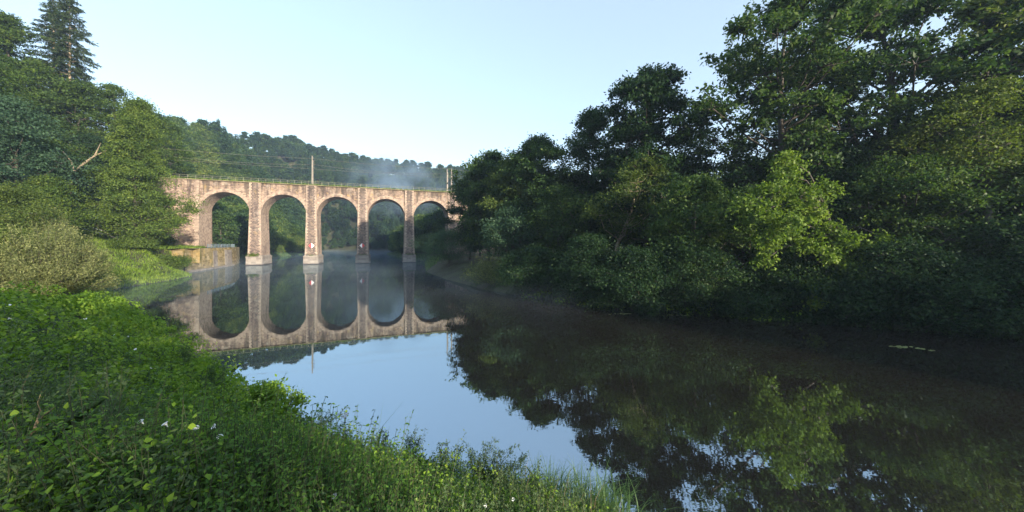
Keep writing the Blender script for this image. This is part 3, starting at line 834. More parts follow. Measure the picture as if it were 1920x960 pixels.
def bush(px, d, top, half, label, mat, seed, kind='t', cat='bush', name='riverside_bush', L=.2, zoff=0., **kw):
    x, y = at(px, d); g = gz1(x, y) + zoff
    H = max(.8, CAMZ - (top - HOR) / FPX * d - g); R = half / FPX * d
    if kind == 't': wd, lv = thicket(seed, H, R, L=L, **kw)
    else: wd, lv = broadleaf(seed, H, R, zb=.02, L=L, tr=.1, **kw)
    plant_tree(name, cat, label, wd, lv, M[mat], M['bark'], (x, y, g), 0, None, 'stem', 'foliage')
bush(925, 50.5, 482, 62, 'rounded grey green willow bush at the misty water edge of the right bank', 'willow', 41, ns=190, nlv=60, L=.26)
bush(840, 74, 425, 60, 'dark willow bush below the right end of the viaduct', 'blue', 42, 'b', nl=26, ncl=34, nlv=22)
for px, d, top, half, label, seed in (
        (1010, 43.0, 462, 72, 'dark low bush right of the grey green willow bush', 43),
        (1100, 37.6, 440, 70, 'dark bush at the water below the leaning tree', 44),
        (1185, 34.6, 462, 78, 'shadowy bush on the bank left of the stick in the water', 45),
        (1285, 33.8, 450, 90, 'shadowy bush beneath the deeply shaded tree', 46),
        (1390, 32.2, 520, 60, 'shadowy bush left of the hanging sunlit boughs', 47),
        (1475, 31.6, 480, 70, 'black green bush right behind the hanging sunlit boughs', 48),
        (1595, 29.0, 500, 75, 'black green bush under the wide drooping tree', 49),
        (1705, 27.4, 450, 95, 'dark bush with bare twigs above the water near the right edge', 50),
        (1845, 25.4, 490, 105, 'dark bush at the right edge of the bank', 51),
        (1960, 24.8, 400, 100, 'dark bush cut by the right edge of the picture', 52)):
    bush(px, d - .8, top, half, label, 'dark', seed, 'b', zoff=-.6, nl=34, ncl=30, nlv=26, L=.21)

# added unseen trees outside the frame, placed and sized to shade both banks
rng = np.random.default_rng(3)
protos = [broadleaf(200 + i, 16, 5.5, zb=.12, nl=20, ncl=26, nlv=16, L=.55, tr=.35, twigs=0) for i in range(3)]
pm = [(np_mesh('trunk', w_, M['bark']), np_mesh('crown', l_, M['dark'])) for w_, l_ in protos]
for i, (x, y, sc) in enumerate(((55, 19, .95), (62, 13, 1.0), (70, 5, .95), (66, 22, 1.2), (79, 6, 1.2), (92, -8, 1.1), (72, -3, .85), (77, -10, .85), (82, -17, .8), (88, -26, .8), (61, 8, .9), (80, -37, 1.3), (84, -34, 1.15), (84, -28, 1.05), (80, -22, 1.0), (88, -40, 1.25), (84, -43, 1.2), (76, -19, .95), (100, -46, .9), (110, -58, 1.0), (120, -68, 1.1), (58, 32, 1.5), (68, 36, 1.6))):
    r = bpy.data.objects.new('bank_tree', None); COL.objects.link(r); r.location = (x, y, gz1(x, y)); r.rotation_euler = (0, 0, rng.uniform(0, 6)); r.scale = (sc, sc, sc)
    tag(r, 'added shade tree beyond the right edge of the picture', 'tree', 'added shade trees beyond the right edge')
    link('trunk', pm[i % 3][0], r); link('crown', pm[i % 3][1], r)

for i, (px, d, sc) in enumerate(((1010, 80, 1.2), (1090, 74, 1.25), (1170, 70, 1.3), (1250, 66, 1.3), (1330, 62, 1.1), (1400, 66, 1.3), (1480, 62, 1.35), (1560, 58, 1.4), (1650, 60, 1.5), (1740, 60, 1.5), (1840, 54, 1.5), (1940, 50, 1.5),
                                 (960, 92, 1.2), (1030, 96, 1.3), (900, 104, 1.1), (1130, 52, .8), (1240, 50, .7), (1360, 47, .75), (1440, 45, .75), (1540, 45, .8), (1640, 41, .8), (1730, 40, .8), (1830, 38, .8))):
    x, y = at(px, d); r = bpy.data.objects.new('bank_tree', None); COL.objects.link(r); r.location = (x, y, gz1(x, y) - .8); r.rotation_euler = (0, 0, rng.uniform(0, 6)); r.scale = (sc * 1.1, sc * 1.1, sc)
    tag(r, 'tree in the dark depth of the right bank wood, mostly hidden by the front trees', 'tree', 'trees in the depth of the right bank wood')
    link('trunk', pm[i % 3][0], r); link('crown', pm[i % 3][1], r)

# ------------------------------------------------------------------ left bank
tree(254, 68, 184, 76, 'tall feathery alder with a straight trunk standing on the grass bank', 'frontalder', 61, 'alder_tree', zb=.06, cone=1., nl=96, ncl=32, nlv=26, L=.32, tr=.24, lr=1.9, flat=.95, droop=.8, cl=.5)
def fir(px, d, top, base, half, label, seed):
    x, y = at(px, d); g = gz1(x, y); H = CAMZ - (top - HOR) / FPX * d - g
    wd, lv = conifer(seed, H, half / FPX * d, zb=.2, gap=1.35, L=.6, tr=.40, sparse=.14, dens=2.4, droop=.34)
    plant_tree('fir_tree', 'tree', label, wd, lv, M['fir'], M['palebark'], (x, y, g), 0, 'twin firs on the left skyline')
fir(100, 92, -18, 0, 62, 'left and slightly farther of the twin dark firs towering above the wood', 62)
fir(130, 88, -30, 0, 66, 'right of the twin dark firs towering above the wood, trunk showing', 63)
tree(14, 80, 24, 46, 'tall green tree rising at the top left corner', 'oak', 64, zb=.15, nl=28, ncl=34, nlv=24, L=.48, tr=.4)
tree(72, 82, 118, 70, 'full rounded tree beneath the twin firs', 'oak', 65, zb=.1, nl=28, ncl=34, nlv=24, L=.48, tr=.4)
tree(156, 84, 150, 66, 'leafy tree right below the twin firs', 'oak', 66, zb=.1, nl=28, ncl=34, nlv=24, L=.48, tr=.4)
tree(212, 86, 156, 46, 'airy topped tree rising behind the alder against the sky', 'oak', 67, zb=.1, nl=26, ncl=28, nlv=18, L=.42, tr=.35, flat=.6)
tree(20, 56, 180, 100, 'big bluish green tree at the left edge of the picture', 'blue', 68, zb=.12, nl=32, ncl=36, nlv=26, L=.36, tr=.4)
tree(-60, 60, 60, 110, 'tree beyond the left edge of the picture', 'oak', 69, zb=.12, nl=28, ncl=32, nlv=22, L=.45, tr=.4)
tree(98, 71, 262, 54, 'green tree with a pale crooked limb, between the blue green tree and the alder', 'oak', 70, 'broadleaf_tree', zb=.36, nl=28, ncl=34, nlv=26, L=.36, tr=.35, wmat='palebark')
tree(168, 79, 250, 48, 'shaded tree left of and behind the alder', 'dark', 71, zb=.12, nl=24, ncl=34, nlv=24, L=.40, tr=.35)
tree(290, 98, 212, 52, 'tree behind the right side of the alder', 'oak', 72, zb=.05, nl=28, ncl=34, nlv=24, L=.50, tr=.35)
tree(322, 118, 232, 42, 'dark tree above the left end of the viaduct', 'oak', 73, zb=.05, nl=24, ncl=32, nlv=22, L=.55, tr=.35)
tree(88, 56, 330, 44, 'leafy small tree behind the lit willow bushes', 'oak', 74, zb=.05, nl=24, ncl=34, nlv=24, L=.30, tr=.25)
tree(182, 80, 350, 34, 'small shaded tree above the path railing', 'dark', 75, zb=.05, nl=18, ncl=30, nlv=22, L=.30, tr=.2)
# pale crooked limb seen between the crowns
wl = Wood(); D_ = 66.5
wl.add(np.array([at(132, D_, 345), at(138, D_, 325), at(158, D_, 306), at(178, D_, 292), at(188, D_ + 1, 268)]), .30, .10, 7); wl.add(np.array([at(139, D_, 322), at(134, D_, 303), at(118, D_, 284)]), .15, .05, 6)
wl.add(np.array([at(128, D_, 400), at(130, D_, 370), at(132, D_, 345)]), .36, .30, 7); x, y = at(126, D_ + .5); wl.add(np.array([(x, y, gz1(x, y) - .5), at(128, D_, 400)]), .45, .36, 7)
wl.add(np.array([at(178, D_, 292), at(200, D_ + .5, 282), at(214, D_ + 1, 262)]), .10, .04, 5)
o = link('leaning_tree', np_mesh('leaning_tree', wl.p, M['palebark'])); tag(o, 'pale crooked leaning trunk showing in the dark gap left of the alder', 'tree')
bush(86, 30.5, 422, 88, 'big grey olive willow bush at the left water edge', 'willow', 81, name='willow_bush', ns=330, nlv=190, L=.18, w=.28, tr=.03)
bush(20, 42, 345, 90, 'yellow green lit bush at the left edge above the grey willow bush', 'olive', 82, 'b', name='lit_bush', nl=30, ncl=36, nlv=26)
bush(85, 44, 388, 45, 'lit willow bush sloping down towards the path railing', 'willow', 83, name='willow_bush', ns=240, nlv=150, L=.22, w=.28)
bush(-20, 30, 420, 90, 'willow bush cut by the left edge of the picture', 'olive', 84, 'b', name='willow_bush', nl=26, ncl=32, nlv=24)
bush(248, 64, 455, 44, 'leafy bush around the foot of the alder', 'alder', 85, 'b', nl=22, ncl=32, nlv=24, L=.24)
bush(320, 69.5, 478, 34, 'dark green bush at the grass point by the quay wall', 'alder', 86, 'b', nl=14, ncl=28, nlv=22, L=.24)
bush(300, 86, 440, 28, 'lit bush between the alder and the stone abutment', 'olive', 87, 'b', nl=16, ncl=30, nlv=22, L=.28)

# wood behind the viaduct and over the far hill
rng = np.random.default_rng(9)
hp = []
for i in range(5):
    wd, lv = broadleaf(300 + i, 15 + i % 3, 5.0 + .4 * i, zb=.12, nl=20, ncl=22, nlv=15, L=.75, tr=.3, twigs=0, cl=.7)
    hp.append(np_mesh('woodland_tree', [(a, b, 1) for a, b, c in wd] + lv, [M['hill'], M['bark']]))
for i in range(2):
    wd, lv = broadleaf(320 + i, 17, 3.6, zb=.45, nl=12, ncl=22, nlv=16, L=.7, tr=.28, twigs=0, cl=.6, flat=.6)
    hp.append(np_mesh('woodland_pine', [(a, b, 1) for a, b, c in wd] + lv, [M['hillpine'], M['bark']]))
wd, lv = conifer(330, 20, 3.2, zb=.1, gap=1.0, L=1.0, dens=.8)
hp.append(np_mesh('woodland_spruce', [(a, b, 1) for a, b, c in wd] + lv, [M['hillpine'], M['bark']]))
cand = []
for k in range(30000):
    px = rng.uniform(255, 1120); d = math.sqrt(rng.uniform(112 ** 2, 470 ** 2)); cand.append((*at(px, d), px, d))
cand = np.array(cand)
s_ = shore_dist(cand[:, 0], cand[:, 1]); z_ = gz(cand[:, 0], cand[:, 1])
loc_ = (cand[:, :2] - V0) ; uv_ = np.stack([loc_ @ U, loc_ @ Vv], 1)
ok = (s_ > 1.5) & ((uv_[:, 1] > W + 6))
far_ok = np.interp(cand[:, 2], HILL[:, 0], HILL[:, 2]) + 14
ok &= cand[:, 3] < far_ok
ok &= ~((cand[:, 2] > 880) & (cand[:, 3] < 200) & (rng.uniform(0, 1, len(cand)) < .7))
keep = []
cell = {}
for j in np.nonzero(ok)[0]:
    x, y, px, d = cand[j]
    sep = 5.2 if d < 260 else 6.3
    ci, cj = int(x // 8), int(y // 8)
    if any((x - a) ** 2 + (y - b) ** 2 < sep * sep for p in (-1, 0, 1) for q_ in (-1, 0, 1) for a, b in cell.get((ci + p, cj + q_), ())): continue
    cell.setdefault((ci, cj), []).append((x, y)); keep.append(j)
keep.sort(key=lambda j: cand[j, 3])
print('hill trees', len(keep))
NAMES = {'woodland_tree': ('round crowned tree in the dense wood on the hillside behind the viaduct', 'woodland broadleaf trees behind the viaduct'),
         'woodland_pine': ('flat topped pine in the dense wood on the hillside behind the viaduct', 'woodland pines behind the viaduct'),
         'woodland_spruce': ('pointed dark spruce in the dense wood on the hillside behind the viaduct', 'woodland spruces behind the viaduct')}
def pick(d, px):
    q_ = rng.uniform()
    pine = .12 if d < 220 else .45
    if q_ < pine * .85: return int(rng.integers(5, 7))
    if q_ < pine: return 7
    return int(rng.integers(0, 5))
NI = 290
restV, restF, restM = [], [], []; off = 0
cache = {}
for n_, j in enumerate(keep):
    x, y, px, d = cand[j]; k = pick(d, px); sc = rng.uniform(.72, 1.18) * (1.05 if d > 250 else 1); rz = rng.uniform(0, 6.283)
    if s_[j] < 8: sc *= .7
    if n_ < NI:
        o = link(hp[k].name.split('.')[0], hp[k], None, (x, y, z_[j] - .3), rz); o.scale = (sc * rng.uniform(.9, 1.15), sc * rng.uniform(.9, 1.15), sc)
        lab, grp = NAMES[hp[k].name.split('.')[0]]
        tag(o, lab, 'tree', grp)
    else:
        if k not in cache:
            me = hp[k]; co = np.empty(len(me.vertices) * 3, np.float32); me.vertices.foreach_get('co', co)
            li = np.empty(len(me.loops), np.int32); me.loops.foreach_get('vertex_index', li)
            mi = np.empty(len(me.polygons), np.int32); me.polygons.foreach_get('material_index', mi)
            lf = li.reshape(-1, 4); sel = lf[mi == 0]
            sel = sel[rng.permutation(len(sel))[:int(len(sel) * .42)]]
            cv = co.reshape(-1, 3)[sel.ravel()].reshape(-1, 4, 3)
            ctr = cv.mean(1, keepdims=True); cv = ctr + (cv - ctr) * 1.5
            cache[k] = cv.reshape(-1, 3)
        v = cache[k] * sc; c_, sn = math.cos(rz), math.sin(rz)
        v = np.stack([v[:, 0] * c_ - v[:, 1] * sn + x, v[:, 0] * sn + v[:, 1] * c_ + y, v[:, 2] + z_[j] - .3], 1)
        f = np.arange(len(v)).reshape(-1, 4) + off; off += len(v)
        restV.append(v); restF.append(f); restM.append(np.full(len(f), 1 if k >= 5 else 0))
V_ = np.concatenate(restV); F_ = np.concatenate(restF); MI = np.concatenate(restM)
me = np_mesh('far_wood', [(V_, F_, 0)], [M['hill'], M['hillpine']])
me.polygons.foreach_set('material_index', MI.astype(np.int32)); me.update()
tag(link('far_wood', me), 'unbroken bluish wood covering the upper part of the far hill to the skyline', 'wood', kind='stuff')

# grass of the left bank
rng = np.random.default_rng(21)
def scatter(n, x0, x1, y0, y1, cond):
    x = rng.uniform(x0, x1, n); y = rng.uniform(y0, y1, n); s = shore_dist(x, y); k = cond(x, y, s)
    return x[k], y[k], gz(x[k], y[k]), s[k]
def blades(x, y, z, h, w, lean=.35):
    n = len(x); a = rng.uniform(0, 6.283, n); hh = h * rng.uniform(.5, 1.25, n); b = rng.uniform(0, 6.283, n); w = np.broadcast_to(w, (n,))[:, None]; l = hh * lean * rng.uniform(.2, 1.6, n)
    p = np.stack([x, y, z - .05], 1); sd = np.stack([np.cos(a), np.sin(a), a * 0], 1) * (w * .5)
    dl = np.stack([np.cos(b) * l, np.sin(b) * l, a * 0], 1); up = np.stack([a * 0, a * 0, hh], 1)
    V_ = np.stack([p - sd, p + sd, p + sd * .7 + dl * .35 + up * .62, p + dl + up * .95, p - sd * .7 + dl * .35 + up * .62], 1).reshape(-1, 3)
    return V_, np.arange(n * 5).reshape(n, 5)
x, y, z, s = scatter(160000, -100, -46, 38, 92, lambda x, y, s: (s > .15) & (s < 20) & (y > 36))
tall_ = .55 + .45 * np.sin(x * .9 + 1.7 * np.sin(y * .6)) * np.cos(y * .8 + x * .3)
keep_ = rng.uniform(0, 1, len(x)) < .45 + .55 * tall_
V_, F_ = blades(x[keep_], y[keep_], z[keep_], .28 + .45 * tall_[keep_], .075, .55)
ci = rng.integers(0, len(x), 90); pos = []
for c_ in ci:
    m_ = int(rng.integers(40, 160)); rr_ = rng.uniform(.3, .8)
    pos.append(np.stack([x[c_] + rng.normal(0, rr_, m_), y[c_] + rng.normal(0, rr_, m_), z[c_] + np.abs(rng.normal(0, .38, m_)) + .1], 1))
V2, F2 = leaves(np.concatenate(pos), rng, .22, .5)
tag(link('bank_grass', np_mesh('bank_grass', [(V_, F_, 0), (V2, F2, 1)], [M['grass'], M['alder']])), 'fresh green sunlit grass sloping down the left bank to the water', 'grass', kind='stuff')
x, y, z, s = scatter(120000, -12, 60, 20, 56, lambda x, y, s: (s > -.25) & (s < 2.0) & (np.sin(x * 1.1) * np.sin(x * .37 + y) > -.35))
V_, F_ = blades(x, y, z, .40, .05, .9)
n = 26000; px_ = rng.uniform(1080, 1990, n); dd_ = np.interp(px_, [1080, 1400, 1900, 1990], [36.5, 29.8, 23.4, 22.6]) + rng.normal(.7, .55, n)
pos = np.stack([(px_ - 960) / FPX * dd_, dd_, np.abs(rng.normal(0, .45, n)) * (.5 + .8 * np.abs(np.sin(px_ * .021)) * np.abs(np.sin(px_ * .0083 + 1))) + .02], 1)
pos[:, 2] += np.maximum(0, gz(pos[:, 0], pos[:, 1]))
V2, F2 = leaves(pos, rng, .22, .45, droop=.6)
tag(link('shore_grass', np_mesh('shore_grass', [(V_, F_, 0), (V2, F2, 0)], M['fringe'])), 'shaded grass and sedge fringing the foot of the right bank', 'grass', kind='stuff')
x, y, z, s = scatter(60000, -125, -20, 60, 210, lambda x, y, s: (s > -.1) & (s < 5) & ((x > -60) | (y > 124)))
V_, F_ = blades(x, y, z, 1.1, .2, .6)
tag(link('distant_bank_growth', np_mesh('distant_bank_growth', [(V_, F_, 0)], M['sedge'])), 'rank growth along the banks near and beyond the viaduct', 'grass', kind='stuff')

# ------------------------------------------------------------------ near bank
rng = np.random.default_rng(33)
def patch(x, y, sx, sy, ph): return .5 + .5 * np.sin(x * sx + ph + 1.3 * np.sin(y * sy * .7)) * np.cos(y * sy - ph + 1.1 * np.sin(x * sx * .6))
def gap(x, y): return patch(x, y, 1.9, 1.6, 5.0) < .13
def near_pts(n, rmin=1.8, rmax=44, smin=-.25, a0=-63, a1=40, pw=1.0):
    r = rmin * (rmax / rmin) ** (rng.uniform(0, 1, n) ** pw); t = np.radians(rng.uniform(a0, a1, n))
    x = np.sin(t) * r; y = np.cos(t) * r; s = shore_dist(x, y)
    k = (s > smin) & (s < 24) & ~((x < -43) & (y > 33)) & ~(gap(x, y) & (r < 14)) & ~((r < 3.3) & (t > math.radians(-58.5)) & (t < math.radians(-50.5)) & (rng.uniform(0, 1, n) < .8))
    return x[k], y[k], gz(x[k], y[k]), s[k], r[k]
def hvar(x, y): return .55 + 1.05 * patch(x, y, 1.15, 1.3, 2.1) * patch(x, y, .45, .5, .7) + .25 * patch(x, y, 3.1, 2.7, 1.0)
def leaf6(base, d, n, L, w):
    """six point leaf folded along its midrib"""
    d = norm(d); s = norm(np.cross(n, d)); n = np.cross(d, s); L = L[:, None]
    f = n * L * .10
    b = base; r1 = b + d * L * .32 + s * L * w * .5 + f; r2 = b + d * L * .68 + s * L * w * .34 + f * .6; t = b + d * L - n * L * .08
    l2 = b + d * L * .68 - s * L * w * .34 + f * .6; l1 = b + d * L * .32 - s * L * w * .5 + f
    V_ = np.stack([b, r1, r2, t, l2, l1], 1).reshape(-1, 3); i = np.arange(len(b))[:, None] * 6
    return V_, np.concatenate([i + [[0, 1, 2, 3]], i + [[0, 3, 4, 5]]])
def dscale(r): return np.maximum(1.0, r / 7.0) ** .75

# nettles and other upright weeds
x, y, z, s, r = near_pts(8200)
k = (patch(x, y, .55, .6, .4) + np.clip((-x) * .03, 0, .2) > .48) & (patch(x, y, .8, .9, 3.3) > .25)
x, y, z, s, r = x[k], y[k], z[k], s[k], r[k]
ST, SF, so = [], [], 0; LP, LD, LN, LL = [], [], [], []
for i in range(len(x)):
    h = rng.uniform(.45, 1.0) * (1.1 if s[i] < 1 else 1) * (.62 if r[i] < 3 else 1) * hvar(x[i], y[i]); h = min(h, rng.uniform(.25, .5) if s[i] < 1.1 else (rng.uniform(.45, .8) if s[i] < 2.2 else rng.uniform(.8, 1.15))); ds = dscale(r[i])
    ln = rng.normal(0, .16, 2); p0 = np.array([x[i], y[i], z[i]]); p1 = p0 + (ln[0] * h, ln[1] * h, h)
    nn = max(6, int(h * 17 / ds ** .6))
    t = np.linspace(.15, 1, nn); q_ = p0 + (p1 - p0) * t[:, None] + np.array([ln[0], ln[1], 0]) * (t[:, None] ** 2) * .3 * h
    a = rng.uniform(0, 6.28) + np.arange(nn) * 1.571 + rng.normal(0, .25, nn)
    for sg in (0, math.pi):
        dd = np.stack([np.cos(a + sg), np.sin(a + sg), rng.normal(-.25, .3, nn)], 1)
        LP.append(q_); LD.append(dd); nv = np.zeros((nn, 3)); nv[:, 2] = 1; LN.append(nv + rng.normal(0, .35, (nn, 3)) + dd * .3)
        LL.append((.085 - .045 * t) * rng.uniform(.6, 1.35, nn) * ds * min(1, .45 + r[i] * .08))
    if r[i] < 9:
        v, f = tube(np.stack([p0, (p0 + q_[-1]) / 2, q_[-1]]), np.array([.0035, .003, .002]), 3); ST.append((v, f, 1))
v, f = leaf6(np.concatenate(LP), np.concatenate(LD), np.concatenate(LN), np.concatenate(LL), .55)
tag(link('nettle_bed', np_mesh('nettle_bed', [(v, f, 0)] + ST, [M['nettle'], M['stem']])), 'dark green nettles and tall weeds covering the near bank', 'weeds', kind='stuff')

# bindweed cover in mounds
x, y, z, s, r = near_pts(3800)
k = (patch(x, y, .55, .6, .4) < .62) | (s < 1.6)
x, y, z, s, r = [np.concatenate([a[k], b]) for a, b in zip((x, y, z, s, r), near_pts(1800, rmin=12, rmax=43, smin=-.5))]
LP, LD, LN, LL = [], [], [], []
for i in range(len(x)):
    ds = dscale(r[i]); R_ = rng.uniform(.3, .6) * ds ** .5; h = rng.uniform(.35, .9) * (.75 if r[i] < 3 else 1) * hvar(x[i], y[i]) * (.6 if s[i] < 1.1 else 1); n = int(62 / ds ** .5)
    d = rng.normal(size=(n, 3)); d[:, 2] = np.abs(d[:, 2]); d = norm(d)
    q_ = np.array([x[i], y[i], z[i]]) + d * np.array([R_, R_, h]) * rng.uniform(.75, 1.05, (n, 1))
    LP.append(q_); dd = d + rng.normal(0, .5, (n, 3)); dd[:, 2] -= 1.0; LD.append(dd); LN.append(d + rng.normal(0, .35, (n, 3)) + np.array([0, 0, .55])); LL.append(rng.uniform(.035, .085, n) * ds * min(1, .36 + r[i] * .075))
# big drapes of it over whatever stands below
for px, d, R_, h in ((450, 12.0, 1.3, 1.25), (385, 13.9, 1.3, 1.3), (530, 10.3, 1.0, 1.1), (600, 9.1, .8, 1.0), (730, 8.1, .75, 1.0), (835, 7.7, .7, .95), (640, 5.9, .65, .95), (905, 7.1, .7, .9), (330, 17, 1.5, 1.4),
                     (250, 15, 1.2, 1.2), (425, 8.9, .8, 1.0), (300, 10.2, .9, 1.05), (560, 7.0, .7, 1.0), (160, 12, 1.0, 1.1), (210, 19, 1.6, 1.4), (480, 6.2, .6, .9), (760, 6.6, .6, .9), (1000, 7.4, .6, .8), (340, 6.8, .6, .95), (130, 21, 1.8, 1.5), (60, 19, 1.6, 1.4), (190, 23, 1.8, 1.5), (232, 24, 1.6, 1.3), (205, 27, 1.8, 1.3), (178, 30, 1.8, 1.2), (255, 21.5, 1.4, 1.3), (215, 31, 1.6, 1.0), (150, 27, 2, 1.4)):
    bx, by = at(px, d); n = int(760 * R_ / (.6 + d * .06)); d3 = rng.normal(size=(n, 3)); d3[:, 2] = np.abs(d3[:, 2]); d3 = norm(d3)
    lump = 1 + .22 * np.sin(d3[:, 0] * 7 + px) * np.sin(d3[:, 1] * 6 + d)
    q_ = np.array([bx, by, gz1(bx, by)]) + d3 * np.array([R_, R_ * .8, h]) * (rng.uniform(.86, 1.04, n) * lump)[:, None]
    LP.append(q_); dd = d3 * .7 + rng.normal(0, .4, (n, 3)); dd[:, 2] -= 1.1; LD.append(dd); LN.append(d3 + rng.normal(0, .3, (n, 3)) + np.array([0, 0, .35])); LL.append(rng.uniform(.04, .085, n) * max(1, d / 7) ** .75 * min(1, .36 + d * .075))
v, f = leaf6(np.concatenate(LP), np.concatenate(LD), np.concatenate(LN), np.concatenate(LL), .82)
tag(link('bindweed_cover', np_mesh('bindweed_cover', [(v, f, 0)], [M['bindweed']])), 'bright green heart leaved bindweed tangled over the near bank', 'weeds', kind='stuff')

# grass among them
x, y, z, s, r = near_pts(26000)
V_, F_ = blades(x, y, z, .62 * np.clip(r / 5, .55, 1.0), .011 * np.clip(r / 5, .5, 2), .7)
x, y, z, s, r = near_pts(2600, rmin=2.2, rmax=30)
k = hvar(x, y) > 1.05; x, y, z, s, r = x[k], y[k], z[k], s[k], r[k]
V2, F2 = blades(x, y, z, 1.15 * np.clip(r / 5, .6, 1.0), .014 * np.clip(r / 5, .5, 2.2), .5)
x, y, z, s, r = near_pts(420, rmin=2.2, rmax=16)
V3, F3 = blades(x, y, z, 1.0 * np.clip(r / 5, .6, 1.0), .007 * np.clip(r / 5, .6, 2), .55)
tag(link('tall_grass', np_mesh('tall_grass', [(V2, F2, 0), (V3, F3, 1)], [M['sedge'], M['seed']])), 'long grass blades and dry brown stems standing above the weeds of the near bank', 'grass', kind='stuff')
tag(link('bank_herbs', np_mesh('bank_herbs', [(V_, F_, 0)], M['mugwort'])), 'thin grasses growing between the weeds of the near bank', 'grass', kind='stuff')

# feathery spikes of mugwort and seeding weeds all over the bank
x, y, z, s, r = near_pts(9000, rmin=1.9, rmax=30)
k = (patch(x, y, .8, .9, 3.3) < .42) | (rng.uniform(0, 1, len(x)) < .16); x, y, z, s, r = x[k], y[k], z[k], s[k], r[k]
LP, LD, ST = [], [], []
for i in range(len(x)):
    h = rng.uniform(.5, 1.1) * (.7 if r[i] < 4 else 1) * (.6 if s[i] < 1 else 1); ln = rng.normal(0, .2, 2); ds = dscale(r[i]) ; n = int(34 / ds ** .4)
    t = rng.uniform(.35, 1, n); p0 = np.array([x[i], y[i], z[i]]); e = np.array([ln[0] * h, ln[1] * h, h])
    sd = norm(rng.normal(size=(n, 3)) + np.array([0, 0, .8])); l = (.13 * (1.2 - t) + .02)[:, None]
    LP.append(p0 + e * t[:, None] + sd * l * rng.uniform(.1, 1, (n, 1))); LD.append(sd)
    if r[i] < 10:
        v, f = tube(np.stack([p0, p0 + e * .5, p0 + e]), np.array([.003, .003, .0015]), 3); ST.append((v, f, 1))
LP = np.concatenate(LP)
v, f = leaves(LP, rng, .05 * np.clip(np.hypot(LP[:, 0], LP[:, 1]) / 7, .75, 2.0), .38, up=.4, direction=norm(np.concatenate(LD)), fold=.05)
tag(link('feathery_weeds', np_mesh('feathery_weeds', [(v, f, 0)] + ST, [M['mugwort'], M['stem']])), 'grey green feathery weed spikes rising through the cover of the near bank', 'weeds', kind='stuff')

# mugwort plants rising over the water's edge
def mugwort(px, d, top, lean, seed, label, n_st=9, spread=.35):
    rng = np.random.default_rng(seed); x, y = at(px, d); g = gz1(x, y); H = max(.8, CAMZ - (top - 14 - HOR) / FPX * d - g)
    wood = Wood(); LP, LD = [], []; SP = []
    for i in range(n_st):
        a = rng.uniform(0, 6.28); h = H * rng.uniform(.7, 1.0)
        e = np.array([math.cos(a) * spread * h + lean * h * rng.uniform(.5, 1.1), math.sin(a) * spread * .6 * h, h * (1 - .25 * abs(lean))])
        b = rng.normal(0, .08, 3) * (1, 1, 0); t = np.linspace(0, 1, 8)[:, None]; mid = b * .5 + e * .5 + (0, 0, .22 * h)
        path = b * (1 - t) ** 2 + 2 * mid * t * (1 - t) + e * t ** 2
        wood.add(path, .007, .003, 3)
        for k in range(26):
            u_ = rng.uniform(.25, 1); i0 = min(6, int(u_ * 7)); fr = u_ * 7 - i0; p = path[i0] * (1 - fr) + path[i0 + 1] * fr; tg = norm(path[i0 + 1] - path[i0])
            sd = norm(rng.normal(size=3) + tg * .9); l = .16 * (1.25 - u_) + .04
            m_ = 5
            pp = p + sd * l * np.linspace(.15, 1, m_)[:, None]
            LP.append(pp); LD.append(np.broadcast_to(sd, (m_, 3)) + np.array([0, 0, -.2]))
    LP = np.concatenate(LP); LD = np.concatenate(LD)
    v, f = leaves(LP, rng, .062, .30, up=.5, direction=norm(LD), fold=.05)
    plant_tree('mugwort_plant', 'plant', label, wood.p, [(v, f, 0)], M['mugwort'], M['stem'], (x, y, g), 0, 'mugwort plants along the edge of the near bank', 'stem', 'foliage')
mugwort(905, 8.2, 842, .55, 1, 'arching feathery mugwort leaning right over the water, largest along the near edge', 26, .6)
mugwort(830, 8.6, 836, .4, 2, 'mugwort leaning right, just left of the largest arching one', 8, .3)
mugwort(770, 8.9, 812, .1, 3, 'upright pointed mugwort standing at the middle of the near water edge', 7, .16)
mugwort(715, 9.0, 815, -.05, 4, 'upright mugwort just left of the pointed one at the near water edge', 6, .18)
mugwort(575, 10.2, 762, .5, 5, 'mugwort spraying right from the leafy clump on the near bank', 9, .35)
mugwort(480, 11.2, 735, .35, 6, 'mugwort left of the leafy clump, against the bright water', 8, .3)
mugwort(400, 13.2, 688, .25, 7, 'pale feathery mugwort near the reflected viaduct parapet', 8, .25)
mugwort(350, 15.2, 660, .0, 8, 'pale upright mugwort in front of the reflected abutment', 7, .2)
mugwort(640, 9.6, 800, .05, 9, 'thin mugwort beside the dry umbel stalk', 4, .15)

# leafy clump, dry umbel, sedge, dead branch
x, y = at(505, 10.6); g = gz1(x, y); wd, lv = broadleaf(91, 1.75, .95, zb=.02, nl=16, ncl=22, nlv=9, L=.12, tr=.03, lr=.38, cl=.10, twigs=3)
plant_tree('elder_bush', 'bush', 'leafy green clump rising against the water on the near bank', wd, lv, M['bindweed'], M['stem'], (x, y, g), 0, None, 'stem', 'foliage')
wd = Wood(); x, y = at(646, 9.7); g = gz1(x, y); H = CAMZ - (784 - HOR) / FPX * 9.7 - g
wd.add(np.array([(0, 0, 0), (.02, 0, H * .6), (0, .02, H)]), .012, .006, 5)
for a in range(9):
    an = a * .7; e = np.array([math.cos(an) * .09, math.sin(an) * .09, H + .07 + .02 * (a % 3)]); wd.add(np.array([(0, .02, H - .03), e]), .004, .003, 3)
    for b in range(4): wd.add(np.array([e, e + (.02 * math.cos(b * 1.6), .02 * math.sin(b * 1.6), .02)]), .006, .008, 4)
wd.add(np.array([(.01, 0, H * .55), (.12, .02, H * .8), (.13, .02, H * .86)]), .006, .004, 3)
